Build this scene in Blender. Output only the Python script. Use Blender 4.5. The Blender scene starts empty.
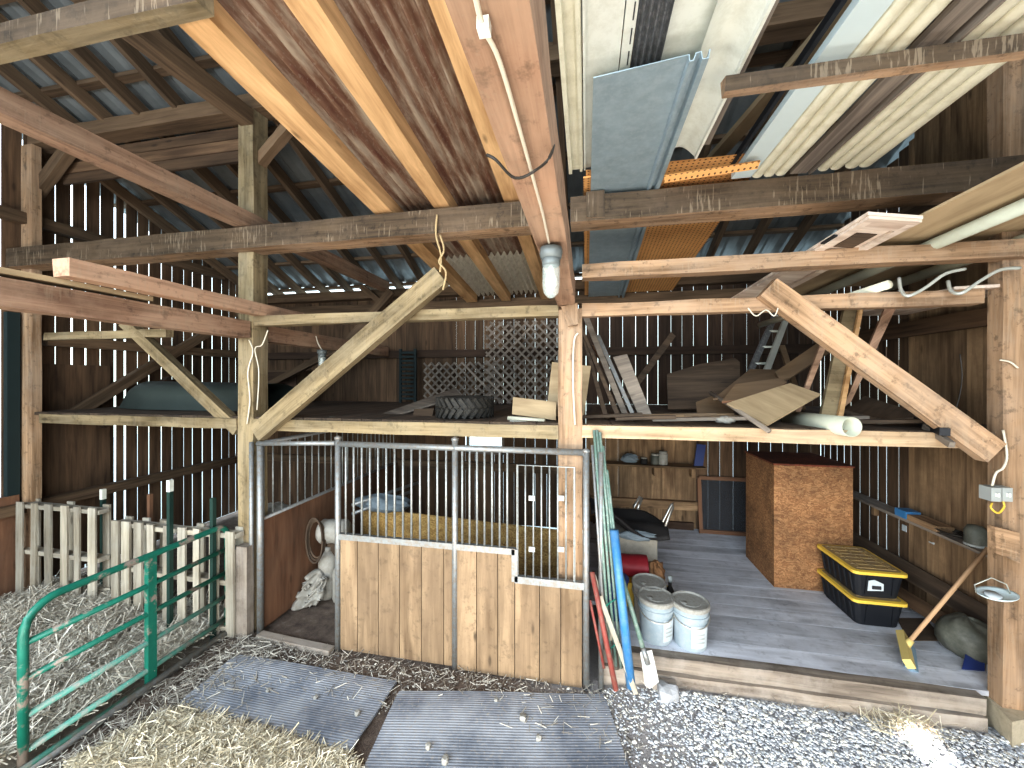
import bpy, math, random
import numpy as np
from mathutils import Vector, Matrix
random.seed(7); RNG = np.random.default_rng(7)
C = bpy.context.scene.collection
R = math.radians
# ------------------------------------------------------------------ camera model
YAW = R(11.02); cs, sn = math.cos(YAW), math.sin(YAW); EYE = 2.4; FP = 380.0; HZ = 381.0
def ray(px, py):
    dx = (px-512)/FP
    return Vector((-sn+dx*cs, cs+dx*sn, (HZ-py)/FP))
def PY(px, py, Y):
    d = ray(px, py); return Vector((0, 0, EYE)) + d*(Y/d.y)
def PZ(px, py, Z):
    d = ray(px, py); return Vector((0, 0, EYE)) + d*((Z-EYE)/d.z)
def PX(px, py, X):
    d = ray(px, py); return Vector((0, 0, EYE)) + d*(X/d.x)
cam = bpy.data.objects.new('camera', bpy.data.cameras.new('camera')); C.objects.link(cam)
cam.location = (0, 0, EYE); cam.rotation_euler = (R(90), 0, YAW)
cam.data.sensor_width = 36; cam.data.lens = 36*FP/1024; cam.data.shift_y = -(384-HZ)/1024
cam.data.clip_start = .02; cam.data.clip_end = 300
bpy.context.scene.camera = cam

# ------------------------------------------------------------------ mesh builder
class MB:
    def __init__(s): s.v=[]; s.f=[]; s.m=[]; s.tc=[]; s.ti=[]; s.sm=[]
    def add(s, vs, fs, mi=0, tc=None, tint=None, smooth=False, grain=None):
        b=len(s.v); off=Vector((random.random()*50, random.random()*50, random.random()*50))
        t = random.random() if tint is None else tint
        for i, v in enumerate(vs):
            s.v.append(Vector(v)); s.tc.append((Vector(tc[i])+off) if tc else Vector(v)+off*0); s.ti.append(t)
        for k, f in enumerate(fs):
            s.f.append([b+i for i in f]); s.m.append(mi[k] if isinstance(mi, (list, tuple)) else mi); s.sm.append(smooth)
        return s
    def beam(s, a, b, w, h, up=(0,0,1), mi=0, seg=None, jit=0., tint=None, taper=1., sag=0.):
        """square bar a->b ; w across, h along up"""
        a=Vector(a); b=Vector(b); d=b-a; L=d.length; d.normalize(); up=Vector(up)
        side=d.cross(up)
        if side.length<1e-4: side=d.cross(Vector((1,0,0)))
        side.normalize(); u=side.cross(d).normalized()
        if seg is None: seg=max(1, int(L/.35)) if jit>0 else 1
        vs=[]; tc=[]
        for i in range(seg+1):
            f=i/seg; c=a+d*(L*f); k=1+(taper-1)*f
            if sag: c=c-Vector((0,0,sag*4*f*(1-f)))
            for (x, y) in ((-.5,-.5),(.5,-.5),(.5,.5),(-.5,.5)):
                j=Vector((random.uniform(-jit,jit),random.uniform(-jit,jit),random.uniform(-jit,jit))) if jit else Vector()
                vs.append(c+side*(x*w*k)+u*(y*h*k)+j); tc.append((L*f, x*w, y*h))
        fs=[]
        for i in range(seg):
            o=i*4
            for q in range(4):
                r=(q+1)%4; fs.append((o+q, o+4+q, o+4+r, o+r))
        fs.append((0,1,2,3)); o=seg*4; fs.append((o+3,o+2,o+1,o))
        return s.add(vs, fs, mi, tc, tint)
    def box(s, x0, x1, y0, y1, z0, z1, mi=0, tint=None, jit=0., seg=None):
        dx, dy, dz = x1-x0, y1-y0, z1-z0
        c=Vector(((x0+x1)/2,(y0+y1)/2,(z0+z1)/2))
        if dx>=dy and dx>=dz: return s.beam((x0,c.y,c.z),(x1,c.y,c.z),dy,dz,mi=mi,tint=tint,jit=jit,seg=seg)
        if dy>=dz: return s.beam((c.x,y0,c.z),(c.x,y1,c.z),dx,dz,mi=mi,tint=tint,jit=jit,seg=seg)
        return s.beam((c.x,c.y,z0),(c.x,c.y,z1),dx,dy,up=(0,1,0),mi=mi,tint=tint,jit=jit,seg=seg)
    def tube(s, pts, r, n=8, mi=0, cap=True, tint=None, smooth=True, inner=None):
        pts=[Vector(p) for p in pts]; vs=[]; fs=[]; tc=[]
        rr=r if isinstance(r,(list,tuple)) else [r]*len(pts)
        ref=Vector((.13,.31,.94)); L=0
        for i, p in enumerate(pts):
            d=(pts[min(i+1,len(pts)-1)]-pts[max(i-1,0)])
            if d.length<1e-7: d=Vector((0,0,1))
            d.normalize()
            if i: L+=(p-pts[i-1]).length
            a=d.cross(ref)
            if a.length<.05: a=d.cross(Vector((1,0,0)))
            a.normalize(); b=a.cross(d).normalized()
            for k in range(n):
                t=2*math.pi*k/n
                vs.append(p+(a*math.cos(t)+b*math.sin(t))*rr[i]); tc.append((L, math.cos(t)*rr[i], math.sin(t)*rr[i]))
        for i in range(len(pts)-1):
            for k in range(n):
                q=(k+1)%n; fs.append((i*n+k,i*n+q,(i+1)*n+q,(i+1)*n+k))
        if cap: fs.append(tuple(range(n-1,-1,-1))); fs.append(tuple((len(pts)-1)*n+k for k in range(n)))
        return s.add(vs, fs, mi, tc, tint, smooth)
    def lathe(s, prof, c=(0,0,0), n=24, axis=(0,0,1), mi=0, tint=None, smooth=True, sx=1., sy=1.):
        c=Vector(c); M=Vector((0,0,1)).rotation_difference(Vector(axis).normalized()).to_matrix()
        vs=[];fs=[]
        for (r,z) in prof:
            for k in range(n):
                t=2*math.pi*k/n; vs.append(c+M@Vector((r*math.cos(t)*sx, r*math.sin(t)*sy, z)))
        for i in range(len(prof)-1):
            for k in range(n):
                q=(k+1)%n; fs.append((i*n+k,i*n+q,(i+1)*n+q,(i+1)*n+k))
        if prof[0][0]>1e-5: fs.append(tuple(range(n-1,-1,-1)))
        if prof[-1][0]>1e-5: fs.append(tuple((len(prof)-1)*n+k for k in range(n)))
        return s.add(vs, fs, mi, None, tint, smooth)
    def slab(s, corners, th, mi=0, tint=None, edge=None):
        """flat sheet from >=3 corner points, thickness th"""
        P=[Vector(p) for p in corners]; n=len(P)
        nr=(P[1]-P[0]).cross(P[-1]-P[0]).normalized()
        if nr.z<0: nr=-nr; P=P[::-1]
        e=(P[1]-P[0]).normalized(); f=nr.cross(e)
        vs=[p for p in P]+[p-nr*th for p in P]
        tc=[((v-P[0]).dot(e),(v-P[0]).dot(f),(v-P[0]).dot(nr)) for v in vs]
        fs=[tuple(range(n)), tuple(range(2*n-1,n-1,-1))]
        for i in range(n):
            j=(i+1)%n; fs.append((i,i+n,j+n,j))
        mi2=[mi,mi]+[mi if edge is None else edge]*n
        return s.add(vs, fs, mi2, tc, tint)
    def sheet(s, fn, nu, nv, mi=0, tint=None, smooth=True, tc=None):
        """grid fn(u,v)->point, u,v in 0..1"""
        vs=[fn(i/nu,j/nv) for j in range(nv+1) for i in range(nu+1)]
        fs=[(j*(nu+1)+i, j*(nu+1)+i+1, (j+1)*(nu+1)+i+1, (j+1)*(nu+1)+i) for j in range(nv) for i in range(nu)]
        return s.add(vs, fs, mi, None, tint, smooth)
    def paint(s, cond, mi):
        for k,f in enumerate(s.f):
            a,b,c=s.v[f[0]],s.v[f[1]],s.v[f[2]]
            n=(b-a).cross(c-a)
            if n.length>0: n.normalize()
            if cond(n,(a+c)/2): s.m[k]=mi
        return s
OFF={}
def _mesh(name, mb, mats, origin):
    me=bpy.data.meshes.new(name)
    o=Vector(origin)
    me.from_pydata([tuple(v-o) for v in mb.v], [], mb.f)
    if not isinstance(mats,(list,tuple)): mats=[mats]
    for m in mats: me.materials.append(m)
    me.polygons.foreach_set('material_index', mb.m); me.polygons.foreach_set('use_smooth', mb.sm)
    a=me.attributes.new('tc','FLOAT_VECTOR','POINT'); a.data.foreach_set('vector',[x for v in mb.tc for x in v])
    t=me.attributes.new('tint','FLOAT','POINT'); t.data.foreach_set('value',mb.ti)
    me.update(); return me
def P(name, mb, mats, parent=None, label=None, kind=None, origin=None):
    """link ONE mesh object; vertices given in world space"""
    if parent is not None: o=OFF[parent.name]
    elif origin is not None: o=Vector(origin)
    else:
        xs=[v.x for v in mb.v]; ys=[v.y for v in mb.v]; zs=[v.z for v in mb.v]
        o=Vector(((min(xs)+max(xs))/2,(min(ys)+max(ys))/2,min(zs)))
    ob=bpy.data.objects.new(name,_mesh(name,mb,mats,o)); C.objects.link(ob)
    if parent is None: ob.location=o
    else: ob.parent=parent
    OFF[ob.name]=o
    if label: ob['label']=label
    if kind: ob['kind']=kind
    return ob
def tag(o,label,cat,group=None):
    o['label']=label; o['category']=cat
    if group: o['group']=group
    return o
def S(name, mb, mats, label, cat, group=None): return tag(P(name,mb,mats),label,cat,group)
def T(name, label, cat, loc, group=None):
    o=bpy.data.objects.new(name,None); C.objects.link(o); o.location=loc; o.empty_display_size=.1
    OFF[o.name]=Vector(loc); return tag(o,label,cat,group)
def ST(name, mb, mats, parent=None): return P(name,mb,mats,parent,kind='structure' if parent is None else None)
def copy_tree(src, delta, label=None, group=None, rz=0.):
    r=src.copy(); C.objects.link(r); r.location=src.location+Vector(delta); r.rotation_euler=(src.rotation_euler[0],src.rotation_euler[1],src.rotation_euler[2]+rz)
    if label: r['label']=label
    if group: r['group']=group
    for ch in list(src.children):
        c=ch.copy(); C.objects.link(c); c.parent=r
        for g in list(ch.children):
            d=g.copy(); C.objects.link(d); d.parent=c
    return r

# ------------------------------------------------------------------ materials
class N:
    def __init__(s,name):
        s.mat=bpy.data.materials.new(name); s.mat.use_nodes=True; s.t=s.mat.node_tree; s.t.nodes.clear()
        s.out=s.n('ShaderNodeOutputMaterial'); s.b=s.n('ShaderNodeBsdfPrincipled'); s.l(s.b,0,s.out,0)
    def n(s,k,**kw):
        x=s.t.nodes.new(k)
        for a,b in kw.items(): setattr(x,a,b)
        return x
    def l(s,a,ao,b,bi): s.t.links.new(a.outputs[ao] if not hasattr(a,'is_output') else a, b.inputs[bi])
    def attr(s,name): return s.n('ShaderNodeAttribute',attribute_name=name)
    def map(s,src,so,scale,loc=(0,0,0)):
        m=s.n('ShaderNodeMapping'); m.inputs['Scale'].default_value=scale; m.inputs['Location'].default_value=loc; s.l(src,so,m,0); return m
    def noise(s,src,so,scale=1.,detail=4.,rough=.6,dist=0.):
        x=s.n('ShaderNodeTexNoise'); x.inputs['Scale'].default_value=scale; x.inputs['Detail'].default_value=detail
        x.inputs['Roughness'].default_value=rough; x.inputs['Distortion'].default_value=dist; s.l(src,so,x,'Vector'); return x
    def ramp(s,src,so,stops):
        r=s.n('ShaderNodeValToRGB'); e=r.color_ramp.elements
        while len(e)<len(stops): e.new(.5)
        for k,(p,c) in enumerate(stops): e[k].position=p; e[k].color=(*c,1) if len(c)==3 else c
        s.l(src,so,r,0); return r
    def mix(s,a,b,fac,mode='MIX'):
        m=s.n('ShaderNodeMix',data_type='RGBA',blend_type=mode)
        for i,v in ((0,fac),(6,a),(7,b)):
            if isinstance(v,tuple) and len(v)==2 and hasattr(v[0],'outputs'): s.l(v[0],v[1],m,i)
            elif i==0: m.inputs[0].default_value=v
            else: m.inputs[i].default_value=(*v,1)
        return (m,2)
    def math(s,op,a,b=None):
        m=s.n('ShaderNodeMath',operation=op)
        for i,v in ((0,a),(1,b)):
            if v is None: continue
            if isinstance(v,tuple): s.l(v[0],v[1],m,i)
            else: m.inputs[i].default_value=v
        return (m,0)
    def bump(s,h,strength=.3,dist=.01):
        b=s.n('ShaderNodeBump'); b.inputs['Strength'].default_value=strength; b.inputs['Distance'].default_value=dist
        s.l(h[0],h[1],b,'Height'); s.l(b,0,s.b,'Normal')
    def col(s,c): s.l(c[0],c[1],s.b,'Base Color')
    def set(s,**k):
        for a,v in k.items(): s.b.inputs[a.replace('_',' ')].default_value=v
        return s
def wood(name, dark, light, grain=26., knots=.5, dust=None, dustamt=0., var=.35, rough=.85, spots=.0, streaks=0.):
    m=N(name); m.set(Roughness=rough); a=m.attr('tc')
    mp=m.map(a,1,(1.3,grain,grain)); n1=m.noise(mp,0,1.,6,.65,.4)
    mp2=m.map(a,1,(.9,5,5)); n2=m.noise(mp2,0,1.,3,.5,.8)
    f=m.math('ADD',m.math('MULTIPLY',(n1,0),.6),m.math('MULTIPLY',(n2,0),.5))
    r=m.ramp(f[0],0,[(.42,dark),(.66,light)])
    c=(r,0)
    # knots
    if knots:
        vo=m.n('ShaderNodeTexVoronoi'); mk=m.map(a,1,(1.6,5.,5.)); m.l(mk,0,vo,'Vector'); vo.inputs['Scale'].default_value=1.3
        kr=m.ramp(vo,0,[(.05,(1,1,1)),(.13,(0,0,0))]); c=m.mix(c,tuple(x*.35 for x in dark),m.math('MULTIPLY',(kr,0),knots))
    if spots:
        ns=m.noise(m.map(a,1,(14,14,14)),0,1.,4,.7); sr=m.ramp(ns,0,[(.55,(0,0,0)),(.68,(1,1,1))])
        c=m.mix(c,tuple(x*.3 for x in dark),m.math('MULTIPLY',(sr,0),spots))
    if dust:
        nd=m.noise(a,1,2.2,6,.7); dr=m.ramp(nd,0,[(.42,(0,0,0)),(.62,(1,1,1))]); c=m.mix(c,dust,m.math('MULTIPLY',(dr,0),dustamt))
    if streaks:   # pale vertical droppings running down the face
        g=m.n('ShaderNodeNewGeometry'); sm=m.map(g,0,(60,60,5.0)); ns=m.noise(sm,0,1.,3,.6)
        nb=m.noise(g,0,3.,2,.5)
        st=m.ramp(m.math('MULTIPLY',(ns,0),m.math('ADD',(nb,0),.5))[0],0,[(.60,(0,0,0)),(.66,(1,1,1))]); c=m.mix(c,(.36,.29,.21),m.math('MULTIPLY',(st,0),streaks))
    ti=m.attr('tint'); tv=m.math('ADD',m.math('MULTIPLY',(ti,2),var),1-var/2)
    hs=m.n('ShaderNodeHueSaturation'); m.l(tv[0],0,hs,'Value'); m.l(c[0],c[1],hs,'Color'); m.col((hs,0))
    m.bump((n1,0),.35,.006); return m.mat
def plain(name, col, rough=.6, metal=0., var=.12, scale=6., bump=.0, dirt=None, dirtamt=.4, **k):
    m=N(name); m.set(Roughness=rough,Metallic=metal,**k); g=m.n('ShaderNodeTexCoord')
    n=m.noise(g,3,scale,5,.65); c=m.mix(tuple(x*(1-var) for x in col),tuple(min(1,x*(1+var)) for x in col),(n,0))
    if dirt:
        n2=m.noise(g,3,scale*1.7,6,.75); r=m.ramp(n2,0,[(.45,(0,0,0)),(.62,(1,1,1))]); c=m.mix(c,dirt,m.math('MULTIPLY',(r,0),dirtamt))
    m.col(c)
    if bump: m.bump((n,0),bump,.01)
    return m.mat
M={}
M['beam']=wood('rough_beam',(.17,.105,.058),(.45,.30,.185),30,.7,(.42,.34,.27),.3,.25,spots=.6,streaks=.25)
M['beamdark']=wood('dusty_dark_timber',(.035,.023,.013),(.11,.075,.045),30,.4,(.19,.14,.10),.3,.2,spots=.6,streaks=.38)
M['joist']=wood('new_pine',(.44,.26,.12),(.74,.49,.26),16,.8,None,0,.12)
M['green']=wood('greenish_pine',(.12,.088,.044),(.34,.265,.155),22,.6,(.36,.31,.22),.35,.25,spots=.5,streaks=.15)
M['pink']=wood('reddish_timber',(.19,.11,.07),(.46,.295,.20),26,.6,(.5,.38,.28),.3,.2,spots=.5,streaks=.2)
M['rafter']=wood('old_rafter',(.08,.05,.028),(.19,.125,.075),26,.4,None,0,.35)
M['wall']=wood('old_wallboard',(.058,.033,.018),(.155,.094,.053),22,.6,None,0,.6)
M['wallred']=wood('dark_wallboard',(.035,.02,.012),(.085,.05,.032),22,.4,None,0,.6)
M['walllight']=wood('lit_wallboard',(.12,.072,.038),(.40,.265,.15),22,.7,(.14,.085,.045),.5,.4)  # lit copy of the wallboard, the stronger light is in its colours
M['stall']=wood('stall_plank',(.15,.10,.058),(.335,.24,.15),15,.9,(.20,.14,.09),.5,.3,spots=.4)
M['palebeam']=wood('pale_loft_timber',(.27,.19,.115),(.53,.39,.255),26,.7,(.45,.37,.28),.3,.15,spots=.4)
M['partition']=wood('partition_board',(.11,.052,.028),(.23,.12,.068),16,.5,(.15,.1,.07),.3,.3)
M['deck']=wood('grey_deck',(.33,.34,.37),(.64,.66,.72),9,.5,(.74,.77,.84),.5,.3,spots=.3)  # pale bluish mottle puts highlights into the deck colour
M['sill']=wood('dusty_sill',(.13,.105,.085),(.33,.28,.23),24,.4,(.42,.38,.34),.6,.25,spots=.3)
M['pallet']=wood('pallet_wood',(.20,.17,.13),(.44,.40,.32),22,.6,(.45,.45,.42),.3,.45)
M['ply']=wood('dusty_plywood',(.16,.105,.06),(.28,.19,.11),8,.3,(.22,.16,.11),.5,.25)
M['plypale']=wood('pale_plywood',(.32,.24,.145),(.50,.39,.25),8,.3,None,0,.25)
M['greyboard']=wood('weathered_board',(.12,.10,.085),(.27,.23,.19),26,.5,None,0,.4)
M['darkboard']=wood('dark_scrap_board',(.05,.035,.025),(.13,.09,.06),22,.4,None,0,.5)
M['orange']=wood('orange_board',(.30,.14,.04),(.50,.27,.09),14,.5,None,0,.2)
M['white_wood']=wood('whitewashed_panel',(.5,.40,.33),(.78,.70,.62),18,.4,(.5,.36,.28),.3,.15)
M['handle']=wood('tool_handle',(.36,.22,.12),(.58,.40,.25),20,.2,None,0,.2)
M['galv']=plain('galvanized_pipe',(.30,.32,.33),.5,.55,.3,20,dirt=(.28,.22,.16),dirtamt=.6)
M['bar']=plain('stall_bar',(.42,.45,.45),.45,.5,.25,25,dirt=(.25,.2,.14),dirtamt=.5)
M['gate']=plain('green_gate_paint',(.015,.22,.145),.4,.1,.3,9,dirt=(.36,.28,.24),dirtamt=.0)
M['white']=plain('white_vinyl',(.74,.76,.70),.45,0,.06,5,dirt=(.5,.5,.42),dirtamt=.35)
M['cream']=plain('cream_trim',(.72,.70,.57),.4,0,.08,4,dirt=(.45,.42,.3),dirtamt=.4)
M['bluewhite']=plain('pale_blue_trim',(.60,.70,.72),.4,0,.05,4)
M['zinc']=plain('grey_blue_sheet',(.33,.42,.47),.42,.25,.22,9,dirt=(.5,.58,.62),dirtamt=.35)
M['darkrib']=plain('dark_ribbed_sheet',(.13,.14,.15),.5,.3,.2,20,dirt=(.35,.35,.35),dirtamt=.5)
M['black']=plain('black_plastic',(.008,.010,.015),.6,0,.3,4)
M['rubber']=plain('black_rubber',(.022,.021,.02),.75,0,.4,30,dirt=(.08,.07,.05),dirtamt=.5)
M['yellow']=plain('yellow_plastic',(.72,.50,.08),.5,0,.1,5)
M['yellowdusty']=plain('dusty_yellow_lid',(.36,.255,.11),.7,0,.2,8,dirt=(.27,.20,.12),dirtamt=.9)
M['bucket']=plain('grey_bucket_plastic',(.29,.35,.39),.5,0,.08,5,dirt=(.5,.5,.5),dirtamt=.3)
M['lid']=plain('dusty_lid',(.34,.335,.31),.65,0,.12,14,dirt=(.22,.2,.17),dirtamt=.6)
M['label']=plain('paper_label',(.52,.57,.60),.7,0,.05,30,dirt=(.40,.46,.50),dirtamt=.5)
M['darkink']=plain('dark_print',(.03,.03,.035),.6)
M['red']=plain('red_paint',(.26,.055,.045),.6,0,.3,14,dirt=(.25,.16,.12),dirtamt=.6)
M['redcloth']=plain('dark_red_vinyl',(.24,.012,.022),.6,0,.2,8)
M['blue']=plain('blue_pipe_plastic',(.05,.20,.42),.45,0,.15,6,dirt=(.2,.3,.4),dirtamt=.4)
M['navy']=plain('navy_plastic',(.02,.04,.16),.5)
M['mint']=plain('pale_green_rod',(.15,.235,.20),.5,.1,.25,14,dirt=(.4,.42,.38),dirtamt=.5)
M['post_green']=plain('dark_green_stake',(.02,.055,.045),.6,.2,.3,12)
M['teal']=plain('dark_teal_sheet',(.008,.022,.024),.7,0,.3,3)
M['chrome']=plain('bare_aluminium',(.62,.6,.55),.3,.8,.15,10)
M['grey']=plain('grey_plastic_box',(.35,.37,.36),.5,0,.1,12)
M['cable']=plain('white_cable',(.62,.57,.47),.6,0,.1,20)
M['ropem']=plain('jute_rope',(.42,.32,.18),.9,0,.25,40)
M['blackwire']=plain('black_wire',(.03,.025,.02),.6)
M['pvc']=plain('pale_pvc',(.45,.47,.39),.5,0,.12,5,dirt=(.42,.42,.34),dirtamt=.5)
M['boat']=plain('green_grey_hull',(.045,.06,.055),.6,0,.3,3)
M['plasticwhite']=plain('dusty_white_plastic',(.34,.33,.30),.65,0,.15,6,dirt=(.2,.18,.15),dirtamt=.5)
M['tarp']=plain('pale_blue_tarp',(.18,.22,.25),.75,0,.25,9)
M['rock']=plain('grey_stone',(.36,.37,.39),.9,0,.25,18,bump=.5)
M['footing']=plain('footing_block',(.50,.44,.33),.9,0,.2,14,bump=.4,dirt=(.3,.26,.2),dirtamt=.4)
M['greybox']=plain('dusty_cardboard',(.34,.31,.26),.85,0,.2,10,dirt=(.22,.2,.17),dirtamt=.5)
M['blackcloth']=plain('black_cloth',(.014,.012,.012),.75,0,.3,8)
M['bag']=plain('grey_green_tub',(.09,.095,.08),.55,0,.4,7,dirt=(.2,.2,.17),dirtamt=.4)
M['dirtyfoam']=plain('yellow_broom_block',(.62,.50,.20),.6,0,.1,8)
M['bristle']=plain('blue_grey_bristle',(.22,.32,.40),.8,0,.3,60)
M['conduit']=plain('grey_conduit',(.50,.52,.48),.45,.3,.12,12)
M['rag']=plain('brown_rag',(.25,.13,.06),.85,0,.5,60)
M['screen']=plain('dark_screen_mesh',(.05,.055,.065),.8)
M['bulb']=plain('white_bulb',(.62,.62,.58),.25)
M['lampbase']=plain('dusty_lamp_base',(.16,.18,.18),.5,.2,.2,20)
M['screen'].node_tree.nodes['Principled BSDF'].inputs['Alpha'].default_value=.55
def glassy():
    m=N('jar_glass'); m.set(Roughness=.12,IOR=1.3,Alpha=.28); m.b.inputs['Base Color'].default_value=(.75,.82,.78,1); return m.mat
M['glass']=glassy()
def gate_mat():
    m=N('worn_gate_paint'); m.set(Roughness=.42); g=m.n('ShaderNodeTexCoord'); n=m.noise(g,3,5,6,.7); r=m.ramp(n,0,[(.54,(0,0,0)),(.60,(1,1,1))])
    n2=m.noise(g,3,18,3,.6); c=m.mix((.006,.11,.08),(.015,.205,.145),(n2,0)); c=m.mix(c,(.33,.25,.22),m.math('MULTIPLY',(r,0),.85)); m.col(c); return m.mat
M['gate']=gate_mat()
M['gatefaded']=plain('faded_gate_paint',(.10,.30,.25),.5,0,.2,9,dirt=(.32,.29,.27),dirtamt=.8)
def rusty():
    m=N('rusty_corrugated_iron'); m.set(Roughness=.75,Metallic=.1); g=m.n('ShaderNodeNewGeometry')
    mp=m.map(g,0,(5,.8,5)); n=m.noise(mp,0,1.5,5,.7); n2=m.noise(g,0,45,2,.6)
    r=m.ramp(n,0,[(.35,(.13,.055,.035)),(.46,(.20,.115,.075)),(.60,(.38,.31,.24))]); c=m.mix((r,0),(.38,.33,.27),m.math('MULTIPLY',m.math('GREATER_THAN',(n2,0),.62),.25))
    m.col(c); return m.mat
M['rust']=rusty()
M['galvsheet']=plain('galvanized_corrugated',(.68,.65,.56),.55,.15,.15,9,dirt=(.38,.33,.27),dirtamt=.5)
def roofm():
    m=N('roof_metal'); m.set(Roughness=.35,Metallic=.35); g=m.n('ShaderNodeNewGeometry'); n=m.noise(g,0,3,4,.6)
    c=m.mix((.09,.105,.11),(.34,.36,.36),(n,0)); m.col(c); return m.mat  # pale noise tone paints bright highlights into the roof metal
M['roof']=roofm()
def pegm():
    m=N('perforated_board'); m.set(Roughness=.8); g=m.n('ShaderNodeNewGeometry')
    sp=m.n('ShaderNodeSeparateXYZ'); m.l(g,0,sp,0)
    def cell(i): 
        f=m.math('FRACT',m.math('MULTIPLY',(sp,i),28.)); return m.math('ABSOLUTE',m.math('SUBTRACT',f,.5))
    a,b=cell(0),cell(1); d=m.math('SQRT',m.math('ADD',m.math('MULTIPLY',a,a),m.math('MULTIPLY',b,b)))
    h=m.math('LESS_THAN',d,.2); n=m.noise(g,0,6,4,.6); c=m.mix((.56,.27,.09),(.78,.45,.18),(n,0)); c=m.mix(c,(.12,.05,.02),h); m.col(c); return m.mat
M['peg']=pegm()
def osb(name,a,b,cc,strength=1.):
    m=N(name); m.set(Roughness=.75); g=m.n('ShaderNodeNewGeometry')
    n0=m.noise(g,0,7,3,.6); vo=m.n('ShaderNodeTexVoronoi'); vo.inputs['Scale'].default_value=44
    mp=m.map(g,0,(1,1,2.2)); ad=m.n('ShaderNodeVectorMath',operation='ADD'); m.l(mp,0,ad,0)
    sc=m.n('ShaderNodeVectorMath',operation='SCALE'); sc.inputs[3].default_value=.35; m.l(n0,1,sc,0); m.l(sc,0,ad,1); m.l(ad,0,vo,'Vector')
    sp=m.n('ShaderNodeSeparateColor'); m.l(vo,1,sp,0); r=m.ramp(sp,0,[(.0,a),(.5,b),(1.,cc)])
    n=m.noise(g,0,2.3,4,.7); r2=m.ramp(n,0,[(.35,(.35,.35,.35)),(.6,(1,1,1))]); c=m.mix((r,0),(r2,0),.75*strength,'MULTIPLY'); m.col(c); return m.mat
M['osb']=osb('strand_board',(.19,.085,.034),(.29,.145,.062),(.42,.235,.11))
M['osbtop']=osb('reddish_strand_board_top',(.10,.02,.008),(.17,.04,.015),(.24,.07,.03))
M['osby']=osb('golden_strand_board',(.28,.16,.05),(.48,.30,.10),(.60,.42,.17))
def matm():
    m=N('ribbed_rubber_mat'); m.set(Roughness=.8); g=m.attr('tc'); sp=m.n('ShaderNodeSeparateXYZ'); m.l(g,1,sp,0)
    w=m.math('SINE',m.math('MULTIPLY',(sp,1),330.)); n=m.noise(g,1,2.5,6,.7); n2=m.noise(g,1,40,3,.7)
    c=m.mix((.18,.205,.25),(.40,.425,.47),(m.ramp(n,0,[(.36,(0,0,0)),(.62,(1,1,1))]),0)); c=m.mix(c,(.42,.37,.31),m.math('MULTIPLY',m.math('GREATER_THAN',(n2,0),.6),.45))
    k=m.math('MULTIPLY',m.math('ADD',w,1.),.10); c=m.mix(c,(.035,.04,.05),k); m.col(c); m.bump(w,.3,.004); return m.mat
M['mat']=matm()
def groundm():
    m=N('barn_ground'); m.set(Roughness=.95); g=m.n('ShaderNodeNewGeometry'); sp=m.n('ShaderNodeSeparateXYZ'); m.l(g,0,sp,0)
    n=m.noise(g,0,9,8,.75); nf=m.noise(g,0,60,4,.8)
    dirt=m.ramp(n,0,[(.3,(.07,.05,.04)),(.6,(.20,.155,.125)),(.8,(.34,.30,.27))])
    n3=m.noise(g,0,1.2,4,.6)
    vo=m.n('ShaderNodeTexVoronoi'); vo.inputs['Scale'].default_value=42; m.l(g,0,vo,'Vector')
    se=m.n('ShaderNodeSeparateColor'); m.l(vo,1,se,0); gr=m.ramp(se,0,[(0,(.34,.35,.38)),(.5,(.56,.59,.64)),(1,(.74,.77,.82))])
    gr2=m.mix((gr,0),(.20,.20,.21),(m.ramp(vo,0,[(.35,(0,0,0)),(.7,(1,1,1))]),0))
    # gravel toward +x, straw tint toward -x
    fx=m.math('ADD',(sp,0),m.math('MULTIPLY',(n3,0),1.2)); rg=m.n('ShaderNodeMapRange'); rg.inputs[1].default_value=.95; rg.inputs[2].default_value=1.75; m.l(fx[0],0,rg,0)
    c=m.mix((dirt,0),gr2,(rg,0))
    rp=m.n('ShaderNodeMapRange'); rp.inputs[1].default_value=-.1; rp.inputs[2].default_value=.6; m.l(fx[0],0,rp,0)
    pale=m.mix((.22,.20,.19),(.55,.54,.55),(nf,0))
    c2=m.mix((dirt,0),pale,m.math('MULTIPLY',(rp,0),.8)); c=m.mix(c2,gr2,(rg,0))
    # ground outside the walls, painted bluish-white as daylight seen through the gaps
    oy=m.math('GREATER_THAN',(sp,1),6.1); ox=m.math('GREATER_THAN',m.math('ABSOLUTE',(sp,0)),6.35); oo=m.math('MAXIMUM',oy,ox)
    c=m.mix(c,(.62,.70,.70),oo); m.col(c); m.bump((nf,0),.7,.02); return m.mat
M['ground']=groundm()
def strawm(name,a,b):
    m=N(name); m.set(Roughness=.6); t=m.attr('tint'); r=m.ramp(t,2,[(0,a),(.5,b),(1,(.88,.85,.76))]); m.col((r,0)); return m.mat
M['straw']=strawm('straw',(.26,.23,.17),(.60,.53,.38))
M['strawpen']=strawm('pale_pen_straw',(.26,.235,.19),(.58,.54,.46))
M['strawgrey']=strawm('dull_straw',(.15,.14,.13),(.40,.37,.32))
M['gravel']=strawm('gravel_stone',(.36,.38,.41),(.56,.59,.64))
def windowpane():
    m=N('bright_window_pane'); m.set(Roughness=.3,Alpha=.12); m.b.inputs['Base Color'].default_value=(.9,.95,.95,1); return m.mat
M['pane']=windowpane()

# ------------------------------------------------------------------ dimensions
XL,XR,YB,YF = -6.2,3.12,5.85,3.1
PLZ=.28; LOFT=2.055
EAVE=4.17; SL=.43
def roofz(y, yr=-.6): return EAVE+SL*(YB-y) if y>yr else EAVE+SL*(YB-yr)-SL*(yr-y)
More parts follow.
